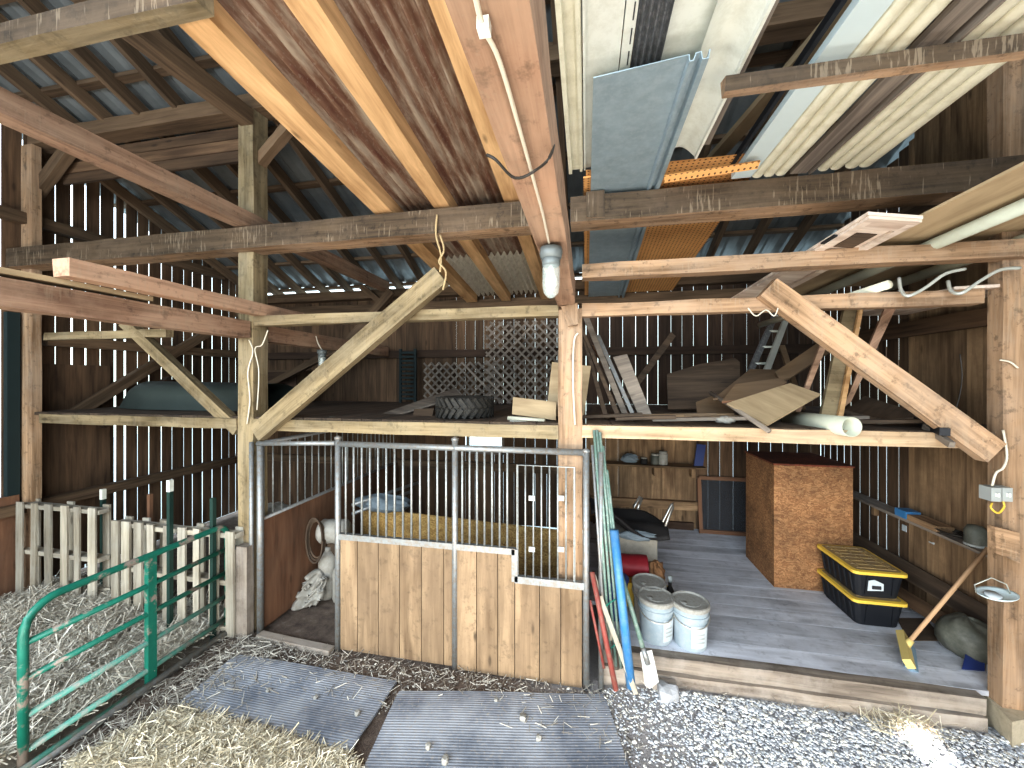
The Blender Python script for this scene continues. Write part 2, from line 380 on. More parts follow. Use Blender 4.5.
# ------------------------------------------------------------------ setting
g=MB(); nx,ny=90,70
g.box(-20,20,-20,22,-.06,-.01)
ST('floor',g,M['ground'])
def planks(mb, along, a0, a1, pos, z0, z1, pitch=.165, th=.022, gap=(.004,.016), axis='x', mi=0, wide=(), skip=None):
    x=a0
    while x<a1-.02:
        w=pitch*random.uniform(.85,1.15); gg=random.uniform(*gap)
        for (wx,ww) in wide:
            if x<=wx<x+w: gg=ww
        x2=min(x+w,a1)
        zt=z1(x) if callable(z1) else z1; zb=z0(x) if callable(z0) else z0
        segs=[(zb,zt)]
        if skip:
            s0,s1,h0,h1=skip
            if x2>s0 and x<s1: segs=[(zb,h0),(h1,zt)]
        for (q0,q1) in segs:
            if axis=='x': mb.box(x+gg/2,x2-gg/2,pos,pos+th,q0,q1,mi=mi)
            else: mb.box(pos,pos+th,x+gg/2,x2-gg/2,q0,q1,mi=mi)
        x=x2
# left wall
w=MB(); planks(w,'y',-2.2,YB,XL-.010,.05,lambda y:roofz(y)-.06,pitch=.15,th=.009,gap=(.006,.020),axis='y',wide=((3.64,.03),(3.98,.045),(2.95,.02),(4.5,.02)))
w.m=[0]*len(w.m)
wl=ST('wall_left',w,[M['wall']])
w=MB(); planks(w,'y',3.2,3.92,XL+.004,.1,2.6,pitch=.15,gap=(.0,.002),axis='y'); P('lining',w,M['wall'],wl)
for z,y0,y1 in ((2.87,3.27,YB),(1.0,-2,YB),(4.2,-2,YB-.4)):
    b=MB().beam((XL+.08,y0,z),(XL+.08,y1,z),.10,.12,jit=.004); P('girt',b,M['rafter'],wl)
# back wall
w=MB(); planks(w,'x',XL,0.0,YB,.15,3.9,gap=(.002,.009),skip=(-1.86,-1.28,1.27,1.56))
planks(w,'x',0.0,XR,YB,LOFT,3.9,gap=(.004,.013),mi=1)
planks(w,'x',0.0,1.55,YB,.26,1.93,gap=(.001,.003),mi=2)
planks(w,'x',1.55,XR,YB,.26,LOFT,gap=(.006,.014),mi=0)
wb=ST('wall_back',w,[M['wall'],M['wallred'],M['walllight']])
for z,x0,x1,mm in ((2.84,XL,XR,'wallred'),(1.05,XL,-.25,'rafter'),(.62,0,1.6,'walllight')):
    b=MB().beam((x0,YB-.04,z),(x1,YB-.04,z),.08,.12,jit=.003); P('girt',b,M[mm],wb)
b=MB().box(XL,XR,YB-.16,YB+.02,3.76,3.90,jit=.004); P('top_plate',b,M['rafter'],wb)
b=MB().box(XL,XR,YB-.1,YB-.02,3.55,3.68,jit=.004); P('girt',b,M['rafter'],wb)
# small bright window in the back wall
w=MB(); 
for a in ((-1.88,-1.26,1.56,1.60),(-1.88,-1.26,1.24,1.28),(-1.88,-1.84,1.24,1.6),(-1.30,-1.26,1.24,1.6)): w.box(a[0],a[1],YB-.02,YB+.03,a[2],a[3])
win=ST('window_1',w,M['greyboard']); P('pane',MB().box(-1.84,-1.30,YB+.005,YB+.01,1.28,1.56),M['pane'],win)
# right wall
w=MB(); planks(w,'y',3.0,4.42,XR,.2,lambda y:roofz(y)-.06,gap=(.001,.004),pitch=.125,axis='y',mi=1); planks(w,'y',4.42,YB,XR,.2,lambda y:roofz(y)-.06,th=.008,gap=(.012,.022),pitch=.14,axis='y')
w.paint(lambda n,c: c.z>LOFT+.1 and c.y>0 and False,0)
planks(w,'y',-2.2,3.0,XR,.0,lambda y:roofz(y)-.06,gap=(.002,.01),axis='y')
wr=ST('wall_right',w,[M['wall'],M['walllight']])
for z in (2.9,4.0): P('girt',MB().beam((XR-.05,3.0,z),(XR-.05,YB,z),.08,.14,jit=.004),M['wall'],wr)
# roof (ceiling)
r=MB(); nxr=int((XR-XL+.8)/.05)
def rf(y0,y1):
    vs=[];fs=[]
    X0=XL-.4
    for i in range(nxr+1):
        x=X0+i*.05; k=i%5; dz={0:.028,1:.028,2:0,3:0,4:0}[k]
        vs.append((x,y0,roofz(y0)+dz)); vs.append((x,y1,roofz(y1)+dz))
    for i in range(nxr): fs.append((2*i,2*i+1,2*i+3,2*i+2))
    r.add(vs,fs)
rf(-.6,YB+.22); rf(-6.8,-.6)
roof=ST('ceiling',r,M['roof'])
y=YB+.2; k=0
while y>-6.5:
    P('batten',MB().box(XL-.3,XR+.3,y-.045,y+.045,roofz(y)-.045,roofz(y)-.005,jit=.002,seg=12),M['rafter'],roof); y-=.62
# rafters, one by one
i=0; x=XL+.2
while x<XR:
    y0,y1=-.6,YB+.25
    z=lambda y:roofz(y)-.045-.07
    S('rafter',MB().beam((x,y0,z(y0)),(x,y1,z(y1)),.055,.13,jit=.004,seg=8),M['rafter'],'weathered brown rafter sloping down under the metal roof','rafter','rafters under the metal roof')
    x+=.48
S('ridge_beam',MB().box(XL,XR,-.68,-.5,roofz(-.6)-.42,roofz(-.6)-.2,jit=.004),M['rafter'],'long ridge beam at the peak of the roof, just above the view','beam')
# platform floor & loft floor
d=MB(); y=3.17
while y<YB:
    y2=min(y+.19,YB)
    d.box(.12 if y<3.6 else .02,XR,y+.002,y2-.002,PLZ-.035,PLZ); y=y2
ST('floor_platform',d,M['deck']).name='floor'
d=MB(); x=XL
while x<XR-.02:
    x2=min(x+.2,XR)
    d.box(x+.003,x2-.003,YF+.02,YB-.02,LOFT-.03,LOFT,tint=random.random()); x=x2
ST('floor',d,M['darkboard'])
for (x0,x1) in ((XL+.1,-3.35),(-3.1,-.25),(0.0,XR-.1)):
    for yy in (3.9,4.8): P('joist',MB().box(x0,x1,yy,yy+.05,LOFT-.15,LOFT-.03),M['darkboard'],bpy.data.objects['floor.002'])

# ------------------------------------------------------------------ posts
def post(x0,x1,y0,y1,z0,z1,mat,label,jit=.004,name='timber_post'):
    mb=MB().box(x0,x1,y0,y1,z0,z1,jit=jit,seg=12); return S(name,mb,M[mat] if isinstance(mat,str) else mat,label,'post')
post(-3.30,-3.13,3.1,3.27,0,5.02,'green','tall weathered post at left stall corner rising to the roof')
post(-.22,-.03,3.1,3.28,0,2.98,'beam','rough square middle post at the right end of the stall front')
p3=post(2.70,2.90,3.08,3.18,.24,4.9,'beam','thick dusty post at the far right on a footing block')
post(-6.16,-6.0,3.1,3.18,0,5.02,'beam','broad brown post at the far left against the gappy wall')
S('wall_bracket_board',MB().slab([PY(987,524,3.08),PY(1011,530,3.08),PY(1012,560,3.08),PY(988,550,3.08)],.05),M['beam'],'short dusty board nailed to the far right post below the switch boxes','board')
S('footing_block',MB().slab([PZ(978,687,.24),PZ(1010,684,.24),PZ(1060,712,.24),PZ(1012,722,.24)],.26),M['footing'],'pale block footing under the far right post','block')
S('square_column',MB().box(-6.19,-6.13,2.985,3.08,1.12,3.15),M['teal'],'dark teal steel column beside the far left post','column')
S('plank_screen',MB().box(-6.18,-6.12,2.8,3.07,0,1.15,jit=.003),M['partition'],'dark brown short boarding at the foot of the far left post','board')

# ------------------------------------------------------------------ X-direction beams
def xbeam(x0,x1,y0,y1,z0,z1,label,name='crossbeam',mat='beam',front='beamdark',jit=.004):
    mb=MB().box(x0,x1,y0,y1,z0,z1,jit=jit,seg=int((x1-x0)/.3)+1)
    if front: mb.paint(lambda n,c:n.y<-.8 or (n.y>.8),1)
    # make sure only front-facing (toward -y) uses dark face
    return S(name,mb,[M[mat],M[front or mat]],label,'beam')
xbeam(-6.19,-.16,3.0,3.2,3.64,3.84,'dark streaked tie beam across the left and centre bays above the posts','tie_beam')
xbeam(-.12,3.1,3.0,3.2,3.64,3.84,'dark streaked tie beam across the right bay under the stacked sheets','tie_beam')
xbeam(.0,.14,2.99,3.1,3.66,3.86,'short timber end lapped beside the right tie beam at the middle post','beam_end')
xbeam(-3.13,-.22,3.1,3.2,2.93,3.02,'slim pale rail across the centre bay between two posts','rail',mat='green',front='green')
xbeam(-.03,2.62,3.1,3.2,2.92,3.02,'slim brown rail across the right bay touching the diagonal brace','rail',mat='beam',front='beam')
xbeam(-.03,3.1,3.0,3.12,3.20,3.31,'rough brown beam in the right bay between tie beam and rail','crossbeam',mat='beam',front='beam')
xbeam(-5.86,-4.2,3.12,3.2,2.85,2.93,'short greenish rail at the top of the far left bay','rail',mat='green',front='green')
xbeam(-5.86,-3.3,3.08,3.2,1.94,2.04,'greenish loft edge beam over the straw pen','loft_beam',mat='green',front='green')
xbeam(-3.13,-.22,3.08,3.2,1.93,2.04,'pale loft edge beam over the barred stall','loft_beam',mat='green',front='green')
xbeam(-.03,2.62,3.08,3.2,1.95,2.05,'light pine loft edge beam over the wooden platform','loft_beam',mat='palebeam',front='palebeam')
xbeam(.62,3.1,1.88,1.93,3.72,3.79,'brown crossbeam at upper right carrying the cream trim pieces')
xbeam(-6.1,-1.57,1.28,1.36,3.965,4.065,'dark beam with pale underside crossing the top left corner',mat='green')
xbeam(-6.1,3.0,3.12,3.3,5.03,5.18,'horizontal purlin under the rafters at the top of the left posts','purlin',mat='rafter',front='rafter')
b=MB()
for k in range(3): b.box(-5.9,-3.3,3.3,3.33,4.66+k*.12,4.66+k*.12+.112)
S('board_strip',b,M['wall'],'strip of dark boards hung under the purlin at upper left','boards')

# ------------------------------------------------------------------ Y-direction beams
def ybeam(x0,x1,y0,y1,z0,z1,mat,label,name='long_beam',jit=.003,side=None):
    mb=MB().box(x0,x1,y0,y1,z0,z1,jit=jit,seg=int((y1-y0)/.3)+1)
    if side: mb.paint(lambda n,c:abs(n.x)>.8,1)
    return S(name,mb,[M[mat],M[side or mat]],label,'beam')
mb=MB().box(-.219,-.085,-.6,3.06,3.0,3.2,jit=.004,seg=14)
S('central_beam',mb,M['pink'],'large rough beam running overhead from the camera to the middle post','beam')
S('corbel',MB().beam((-.13,3.05,3.0),(-.10,3.05,2.84),.13,.07,up=(0,1,0),taper=.6),M['beam'],'small tapered corbel under the end of the large overhead beam','block')
ybeam(-3.30,-3.14,.2,3.08,2.81,2.97,'pink','reddish beam running from the left foreground into the left stall post')
ybeam(-3.30,-3.16,3.29,5.7,2.80,2.96,'pink','reddish beam running back from the left stall post over the loft')
ybeam(-3.12,-2.99,1.7,3.6,3.022,3.13,'pink','short reddish beam with a cut end passing just right of the left stall post')
ybeam(-3.25,-3.125,.6,2.24,2.99,3.02,'plypale','thin pale board lying beside the reddish beams at far left','board')
ybeam(-3.27,-3.12,-.4,YB-.2,3.86,4.0,'pink','long upper beam crossing over the tie beam in the left bay')
ybeam(-3.27,-3.13,-.4,3.1,4.86,5.0,'rafter','highest long beam meeting the top of the left stall post')
def diag(a,b,w,h,mat,label,name='brace',up=(0,1,0),jit=.003):
    return S(name,MB().beam(a,b,w,h,up=up,jit=jit,seg=6),M[mat],label,'brace')
diag(PY(258,433,3.04),PY(442,276,3.02),.17,.09,'green','wide pale diagonal brace rising from the left stall post across the centre bay')
diag(PY(126,322,3.17),PY(240,430,3.14),.11,.09,'green','greenish diagonal brace under the far left beams coming down to the stall post')
diag(PY(766,288,3.06),PY(991,452,3.03),.16,.08,'beam','long broad diagonal brace in the right bay down to the far right post')
diag(PX(73,414,XL+.12),PX(225,322,XL+.12),.12,.09,'rafter','dark diagonal brace on the left wall behind the loft',up=(1,0,0))
diag(PX(170,380,XL+.1),PX(100,425,XL+.1),.12,.08,'wallred','second dark diagonal brace low on the left wall',up=(1,0,0))
diag(PY(258,164,3.2),PY(290,126,3.2),.09,.09,'rafter','short brace from the left stall post up to the purlin')
diag(PY(34,197,3.2),PY(84,130,3.2),.12,.09,'rafter','short brace at the head of the far left post')
diag(PY(232,405,5.0),PY(345,345,5.0),.09,.08,'rafter','dark slanting brace behind the centre loft near the left post')
diag(PY(300,398,5.4),PY(392,291,5.4),.12,.08,'rafter','dark slanting brace rising to the back wall plate in the centre loft')
diag(PY(362,287,5.6),PY(392,312,5.6),.09,.08,'rafter','short knee brace below the back wall plate')
diag(PY(860,330,5.2),PY(945,420,5.2),.12,.08,'wall','dark slanting brace in the shadow of the right loft')
diag(PY(700,245,5.6),PY(745,215,5.6),.05,.05,'greyboard','thin rod of wood slanting under the roof behind the right tie beam')
diag((1.42,1.45,4.27),(1.09,3.66,4.35),.11,.05,'plypale','pale slanting plank between the white panels and cream trim',up=(0,0,1))
diag((.95,.9,4.45),(.72,2.9,4.35),.12,.05,'darkboard','dark board slanting beside the white panels at the top',up=(0,0,1))
# ------------------------------------------------------------------ overhead joists (long boards bending where they rest on the tie)
FARZ=3.62
def zst(y): return 3.88-.093*(y-3.0)
def bent(x0,x1,y0,z0,h,yfar,mat,label,name,cat,group=None,xf=None,straight=False):
    """board running in y, flat to the tie then dropping to the far support"""
    zf=FARZ+(z0-3.86)
    mb=MB(); vs=[];fs=[];tc=[]
    ys=[y0+(3.1-y0)*k/5 for k in range(6)]+[3.1+(yfar-3.1)*k/5 for k in range(1,6)]
    for yv in ys:
        zz=zst(yv)+z0-3.86 if straight else z0 if yv<=3.1 else z0+(zf-z0)*(yv-3.1)/(YB-.1-3.1)
        a,b=x0,x1
        if yv>3.1: 
            pass
        for (xx,zc) in ((a,zz),(b,zz),(b,zz+h),(a,zz+h)):
            vs.append((xx,yv,zc)); tc.append((yv,xx,zc))
    n=len(ys)
    for i in range(n-1):
        o=i*4
        for q in range(4): r_=(q+1)%4; fs.append((o+q,o+4+q,o+4+r_,o+r_))
    fs.append((0,1,2,3)); o=(n-1)*4; fs.append((o+3,o+2,o+1,o))
    mb.add(vs,fs,0,tc)
    return S(name,mb,M[mat],label,cat,group)
bent(-1.83,-1.66,.4,3.86,.12,YB-.15,'joist','leftmost of the bright pine joists under the rusty roofing sheets','joist','joist','pine joists overhead',straight=True)
bent(-1.27,-1.13,.4,3.86,.12,YB-.15,'joist','middle one of the bright pine joists between two rusty sheets','joist','joist','pine joists overhead',straight=True)
bent(-.66,-.53,.4,3.86,.12,YB-.15,'joist','bright pine joist beside the large overhead central beam','joist','joist','pine joists overhead',straight=True)
# corrugated sheets on the joists
def corr(x0,x1,y0,y1,zl,mat,label,amp=.028,pitch=.075,group=None,name='corrugated_sheet',cat='metal sheet'):
    nu=int((x1-x0)/pitch*6); 
    def fn(u,v):
        x=x0+(x1-x0)*u; y=y0+(y1-y0)*v; return (x,y,zl(y)+amp*math.sin((x-x0)/pitch*2*math.pi))
    mb=MB().sheet(fn,nu,3); ob=S(name,mb,M[mat],label,cat,group)
    return ob
def zl(off): return lambda y: (3.86+off) if y<3.1 else 3.86+off+(FARZ-3.86)*(y-3.1)/(YB-.1-3.1)
corr(-1.80,-1.2,-.2,4.5,lambda y:zst(y)+.15,'rust','rusty corrugated roofing sheet stored overhead, the left one')
corr(-1.19,-.30,-.2,4.5,lambda y:zst(y)+.15,'rust','rusty corrugated roofing sheet stored overhead beside the central beam')
corr(-1.70,-.30,4.3,YB-.12,lambda y:zst(y)+.12,'galvsheet','pale galvanized corrugated sheet at the far end of the overhead joists')
# ------------------------------------------------------------------ overhead stack in the right bay
bent(-.02,.05,2.86,3.90,.012,YB-.15,'peg','narrow perforated orange board strip at the left of the grey sheet','perforated_board','board')
mb=MB()
def pg(u,v):
    y=2.78+(YB-.15-2.78)*v; return (-.0+1.20*u,y,zl(.055)(y))
mb.sheet(pg,1,8,smooth=False)
S('perforated_board',mb,M['peg'],'wide perforated orange board above the right tie beam','board')
S('perforated_board',MB().slab([PY(664,175,2.7),PY(760,160,2.7),PY(757,168,2.75),PY(664,182,2.75)],.01,edge=1),[M['peg'],M['orange']],'short perforated offcut poking out over the right tie beam','board')
# grey-blue sheet with folded ribs at its right edge
mb=MB(); prof=[(.035,0),(.46,0),(.463,.03),(.475,.03),(.485,.0),(.51,.0),(.515,.035),(.535,.035),(.54,.0),(.545,0)]
ys=[1.86,2.2,2.7,3.1,3.8,4.6,YB-.15]; vs=[];fs=[]
for yi,yv in enumerate(ys):
    for (px_,dz) in prof: vs.append((px_,yv+ (0.12*(.3-px_) if yi==0 else 0),zl(.02)(yv)-dz+ (.0)))
npf=len(prof)
for a in range(len(ys)-1):
    for b_ in range(npf-1): fs.append((a*npf+b_,a*npf+b_+1,(a+1)*npf+b_+1,(a+1)*npf+b_))
mb.add(vs,fs)
o=S('steel_sheet',mb,M['zinc'],'grey-blue flat metal panel with folded edge lying under the white panels','metal sheet')
sm=o.modifiers.new('t','SOLIDIFY'); sm.thickness=.006
def strip(x0,x1,y0,y1,z,th,mat,label,name='siding_strip',cat='siding',ribs=None):
    mb=MB(); mb.box(x0,x1,y0,y1,z,z+th)
    if ribs:
        for (rx,rw,rd) in ribs: mb.box(rx,rx+rw,y0,y1,z-rd,z)
    return S(name,mb,M[mat],label,cat)
strip(-.125,-.02,-.3,2.86,3.97,.03,'cream','cream edge trim left of the white siding boards overhead',ribs=((-.125,.025,.03),(-.045,.02,.02)))
strip(-.015,.16,-.3,2.86,3.975,.02,'white','broad white siding board overhead with faint embossed grain',ribs=((-.015,.012,.02),))
o=strip(.165,.215,-.3,2.4,3.97,.02,'white','slotted white nailing strip beside the ribbed dark sheet')
mb=MB()
for k in range(18): mb.box(.198,.203,.2+k*.12,.28+k*.12,3.966,3.969)
P('slot',mb,M['darkink'],o)
corr(.22,.36,-.3,2.4,lambda y:3.985,'darkrib','dark grey ribbed sheet between white siding overhead',.012,.03,name='ribbed_sheet')
o=strip(.365,.56,-.3,2.5,4.0,.02,'white','white siding board with a round bolt head overhead')
P('bolt',MB().lathe([(0,-.012),(.018,-.008),(.02,0)],(.44,1.56,4.0),12),M['grey'],o)
mb=MB()
def wf(u,v):
    y=-.3+3.05*v; x=.52+.20*u; return (x,y,3.93+.07*math.sin(u*math.pi)**1.0-.02*u)
mb.sheet(wf,10,4); mb.box(.715,.73,-.3,2.74,3.89,3.93)
S('gutter_trim',mb,M['white'],'long curved white trim at the right side of the siding stack','trim')
S('weathered_rail',MB().beam((.80,.2,4.15),(.77,2.7,3.99),.05,.07,jit=.004),M['greyboard'],'weathered dark strip of wood just right of the white gutter trim','board')
# cream trim pieces on the upper right
def half(x,w,y0,y1,z,mat,label,prof='c',tilt=0):
    mb=MB()
    def f(u,v):
        y=y0+(y1-y0)*v; t=math.pi*u
        return (x+w/2-w/2*math.cos(t)+tilt*(y-y0), y, z+.03-.035*math.sin(t)**.6)
    mb.sheet(f,10,2); mb.beam((x+w/2+0,y0,z+.035),(x+w/2+tilt*(y1-y0),y1,z+.035),w,.006)
    return S('cream_trim',mb,M[mat],label,'trim','cream vinyl trim lengths')
S('pale_trim',MB().box(1.03,1.16,1.15,3.0,3.86,3.90),M['bluewhite'],'pale blue-white flat trim length left of the cream trim stack','trim')
S('black_downspout',MB().box(.99,1.012,.9,2.95,3.90,3.94),M['black'],'thin black channel beside the pale blue-white trim','channel')
nlab=['first','second','third','fourth']
for k in range(3): half(1.165+.075*k,.07,.55,3.0,3.855,'cream','cream trim length in the left bundle, %s from the pale blue trim'%nlab[k])
S('weathered_board',MB().beam((1.46,.9,3.87),(1.46,3.0,3.87),.10,.03,jit=.002),M['greyboard'],'weathered grey board between the two bundles of cream trim','board')
S('weathered_strip',MB().beam((1.55,.5,3.84),(1.54,3.02,3.87),.014,.05,jit=.003),M['greyboard'],'peeling pale wooden strip on edge among the cream trim','board')
for k in range(2): half(1.58+.075*k,.07,.6,3.0,3.86,'cream','cream trim length right of the peeling strip, %s one'%nlab[k])
for k in range(2): half(1.745+.08*k,.08,.6,3.0,3.86,'cream','cream trim length at the far right edge of the stack, %s one'%nlab[k])
# shelf level between mid beam and rail
z=3.325
S('plywood_sheet',MB().slab([(1.88,5.0,z-.0),(1.98,2.0,z+.09),(2.35,2.0,z+.09),(2.35,5.0,z-.0)],.015),M['plypale'],'pale plywood strip lying over the right beam, left of the pipes','board')
S('plywood_sheet',MB().slab([(2.40,4.4,z+.04),(2.40,2.0,z+.10),(2.95,2.0,z+.10),(2.95,4.4,z+.04)],.015),M['plypale'],'pale plywood strip lying over the right beam between two pipes','board')
S('fence_board',MB().slab([(2.45,4.2,3.04),(2.45,3.1,3.04),(2.95,3.1,3.05),(2.95,4.2,3.04)],.02),M['white_wood'],'pale wide board end lying on the rail next to the far right post','board')
S('round_pole',MB().tube([(2.29,1.9,3.35),(2.27,4.6,3.26)],.04,12),M['pvc'],'cream round pole lying on the right beam, nearer the middle','pole')
S('round_pole',MB().tube([(2.80,1.9,3.35),(2.75,4.6,3.26)],.04,12),M['pvc'],'cream round pole lying on the right beam, nearer the far right post','pole')
S('round_pole',MB().tube([(2.0,3.0,3.05),(1.95,4.8,3.04)],.03,12),M['cream'],'thin cream pole resting on the slim rail in the right bay','pole')
# weathered cabinet door lying on the beams
dr=T('cabinet_door','whitish weathered panelled door lying across the beams in the right bay','door',(1.75,3.4,3.33))
A=Vector((1.60,2.55,3.38)); Bv=Vector((1.92,2.62,3.36)); A2=Vector((1.42,4.55,3.22)); B2=Vector((1.74,4.6,3.20))
P('panel',MB().slab([A,Bv,B2,A2],.02),M['white_wood'],dr)
def lerp(u,v): return (A*(1-u)+Bv*u)*(1-v)+(A2*(1-u)+B2*u)*v - Vector((0,0,.022))
for (u0,u1,v0,v1) in ((.02,.18,.02,.6),(.82,.98,.02,.6),(.02,.98,.0,.06),(.02,.98,.26,.32)):
    P('moulding',MB().slab([lerp(u0,v0),lerp(u1,v0),lerp(u1,v1),lerp(u0,v1)],.018),M['white_wood'],dr)
P('inset',MB().slab([lerp(.3,.1),lerp(.7,.1),lerp(.7,.2),lerp(.3,.2)],.004),M['darkboard'],dr)
P('hinge',MB().slab([lerp(-.06,.12),lerp(.02,.12),lerp(.02,.18),lerp(-.06,.18)],.01),M['black'],dr)
# dangling conduits under the beam
def wire(name,pts,r,mat,label,cat='cable',n=6,smoothit=True):
    pp=[Vector(p) for p in pts]
    if smoothit and len(pp)>2:
        q=[]
        for i in range(len(pp)-1):
            p0=pp[max(i-1,0)];p1=pp[i];p2=pp[i+1];p3=pp[min(i+2,len(pp)-1)]
            for k in range(5):
                t=k/5; q.append(.5*((2*p1)+(-p0+p2)*t+(2*p0-5*p1+4*p2-p3)*t*t+(-p0+3*p1-3*p2+p3)*t**3))
        q.append(pp[-1]); pp=q
    return S(name,MB().tube(pp,r,n),M[mat],label,cat)
wire('conduit',[PY(899,278,3.1),PY(901,290,3.05),PY(908,296,3.0),PY(925,288,3.0),PY(945,274,3.0),PY(965,269,3.02)],.011,'conduit','grey curved conduit hanging under the right beam, left one','pipe')
wire('conduit',[PY(948,281,3.1),PY(951,291,3.05),PY(962,293,3.0),PY(980,281,3.0),PY(1000,270,3.0),PY(1020,268,3.0)],.011,'conduit','grey curved conduit hanging beside the far right post','pipe')
wire('wire_loop',[PY(748,308,3.0),PY(756,316,3.0),PY(766,310,3.0),PY(774,316,3.0),PY(778,308,3.0)],.005,'cable','white wire loops hung where the long brace meets the rail')

# ------------------------------------------------------------------ cables, lamps, rope
wire('power_cable',[PZ(474,-10,2.985),PZ(483,27,2.985),PZ(499,60,2.985),PZ(517,120,2.985),PZ(535,185,2.985),PZ(543,215,2.985),PZ(549,243,2.985)],.005,'cable','white cable stapled along the underside of the overhead central beam')
S('cable_clip',MB().beam(PZ(478,28,2.985),PZ(490,26,2.985),.02,.02),M['white'],'white cable clip on the underside of the central beam','clip')
wire('black_wire',[PZ(487,155,2.99),PZ(496,160,2.97),PZ(515,178,2.95),PZ(536,170,2.97),PZ(552,152,2.99),PY(554,128,1.6),PY(549,115,1.6)],.004,'blackwire','dark wire loop wrapped around the overhead central beam')
wire('power_cable',[PY(578,333,3.07),PY(574,342,3.07),PY(573,380,3.07),PY(575,425,3.07)],.008,'cable','white cable running down the face of the middle post')
wire('power_cable',[PY(249,340,3.08),PY(253,352,3.08),PY(248,372,3.08),PY(250,400,3.08),PY(247,424,3.08)],.007,'cable','white cable strand hanging down the left stall post, left one')
wire('power_cable',[PY(268,330,3.05),PY(262,345,3.05),PY(255,349,3.05),PY(259,372,3.08),PY(257,410,3.08)],.006,'cable','white cable strand looping over the left stall post, right one')
def jar(px,py,Y,sc,label,cyan=False):
    top=PY(px,py,Y); t=T('jar_lamp',label,'lamp',top-Vector((0,0,.30*sc)))
    P('base',MB().lathe([(.0,0),(.062*sc,0),(.066*sc,-.03*sc),(.06*sc,-.06*sc),(.045*sc,-.065*sc)],top,20),M['lampbase'],t)
    P('collar',MB().lathe([(.045*sc,-.06*sc),(.052*sc,-.066*sc),(.052*sc,-.10*sc),(.046*sc,-.105*sc)],top,20),M['lampbase'],t)
    P('glass_jar',MB().lathe([(.046*sc,-.10*sc),(.05*sc,-.12*sc),(.05*sc,-.22*sc),(.042*sc,-.26*sc),(.02*sc,-.285*sc),(0,-.29*sc)],top,20),M['glass'],t)
    P('bulb',MB().lathe([(.012*sc,-.10*sc),(.016*sc,-.14*sc),(.034*sc,-.18*sc),(.034*sc,-.21*sc),(.018*sc,-.24*sc),(0,-.246*sc)],top,16),M['bulb'],t)
    return t
jar(551,248,1.665,.76,'large glass jar lamp with a white bulb on the central beam')
jar(322,350,3.9,.8,'small dusty glass jar lamp hanging over the centre loft')
wire('lamp_cord',[PY(316,336,3.9),PY(318,343,3.9),PY(322,350,3.9)],.008,'cable','short cord holding the small jar lamp over the centre loft')
wire('hanging_rope',[PY(437,215,2.98),PY(436,235,2.97),PY(441,255,2.97),PY(440,272,2.96)],.009,'ropem','frayed rope hanging from the tie beam to the brace, left strand','rope')
wire('hanging_rope',[PY(440,235,2.97),PY(444,250,2.96),PY(439,262,2.96),PY(446,272,2.96),PY(443,290,2.97)],.009,'ropem','knotted rope strand tied round the upper end of the centre brace','rope')
wire('wall_wire',[PY(960,354,3.3),PY(962,380,3.3),PY(955,410,3.3),PY(940,420,3.3)],.004,'blackwire','thin dark wire loop on the right loft wall')
# switch boxes on the far right post
sb=T('switch_box','pair of grey switch boxes with wires on the far right post','switch box',PY(995,500,3.06))
for px_ in (990,1001):
    a=PY(px_-5,486,3.05); b_=PY(px_+5,500,3.05); q=P('box',MB().box(a.x,b_.x,3.01,3.09,b_.z,a.z),M['grey'],sb)
    P('switch',MB().box((a.x+b_.x)/2-.006,(a.x+b_.x)/2+.006,2.995,3.01,(a.z+b_.z)/2-.012,(a.z+b_.z)/2+.012),M['white'],q)
wire('wiring_loop',[PY(992,503,3.05),PY(991,508,3.03),PY(998,513,3.03),PY(1004,507,3.04),PY(1003,501,3.05)],.006,'yellow','yellow wire loop below the grey switch boxes')
wire('power_cable',[PY(1003,430,3.05),PY(1007,455,3.05),PY(1003,468,3.04),PY(996,473,3.04),PY(992,486,3.04)],.007,'cable','white cable coming down the far right post into the switch boxes')
wire('power_cable',[PY(1000,360,3.06),PY(1010,362,3.06),PY(1018,368,3.06)],.006,'cable','short white cable near the top of the far right post')

# ------------------------------------------------------------------ stall
def pipe(a,b,r=.03,n=12): return MB().tube([a,b],r,n)
SY=3.03
xa=PY(338,500,SY).x; xb=PY(455,500,SY).x; xc=PY(586,500,SY).x; xs=PY(515,500,SY).x
ZT=1.84; ZM=1.02; ZL=.80
sf=T('stall_front','barred horse stall front of pale planks in a galvanized frame','stall front',((xa+xc)/2,SY,0))
for (x_,zt) in ((xa,ZT+.04),(xb,ZT+.06),(xc-.0,ZT+.0)):
    q=P('frame_post',pipe((x_,SY,0),(x_,SY,zt),.026),M['galv'],sf)
    P('cap',MB().lathe([(.03,0),(.032,.02),(.0,.035)],(x_,SY,zt),12),M['galv'],q)
P('top_rail',pipe((xa,SY,ZT),(xc,SY,ZT),.026),M['galv'],sf)
P('middle_rail',MB().box(xa,xs,SY-.02,SY+.02,ZM-.025,ZM+.025),M['galv'],sf)
P('notch_post',MB().box(xs-.025,xs+.025,SY-.02,SY+.02,ZL-.02,ZM+.02),M['galv'],sf)
P('notch_rail',MB().box(xs,xc,SY-.02,SY+.02,ZL-.03,ZL+.025),M['galv'],sf)
def bars(x0,x1,n,zb,zt,parent,r=.0095):
    for k in range(n):
        x_=x0+(x1-x0)*(k+1)/(n+1); P('bar',MB().tube([(x_,SY,zb),(x_,SY,zt)],r,6),M['bar'],parent)
bars(xa,xb,13,ZM,ZT,sf); bars(xb,xs,7,ZM,ZT,sf)
fr=P('feed_door_frame',MB().tube([(xs+.02,SY,ZL),(xs+.02,SY,1.72),(xc-.09,SY,1.72),(xc-.09,SY,ZL)],.010,6,smooth=False),M['bar'],sf)
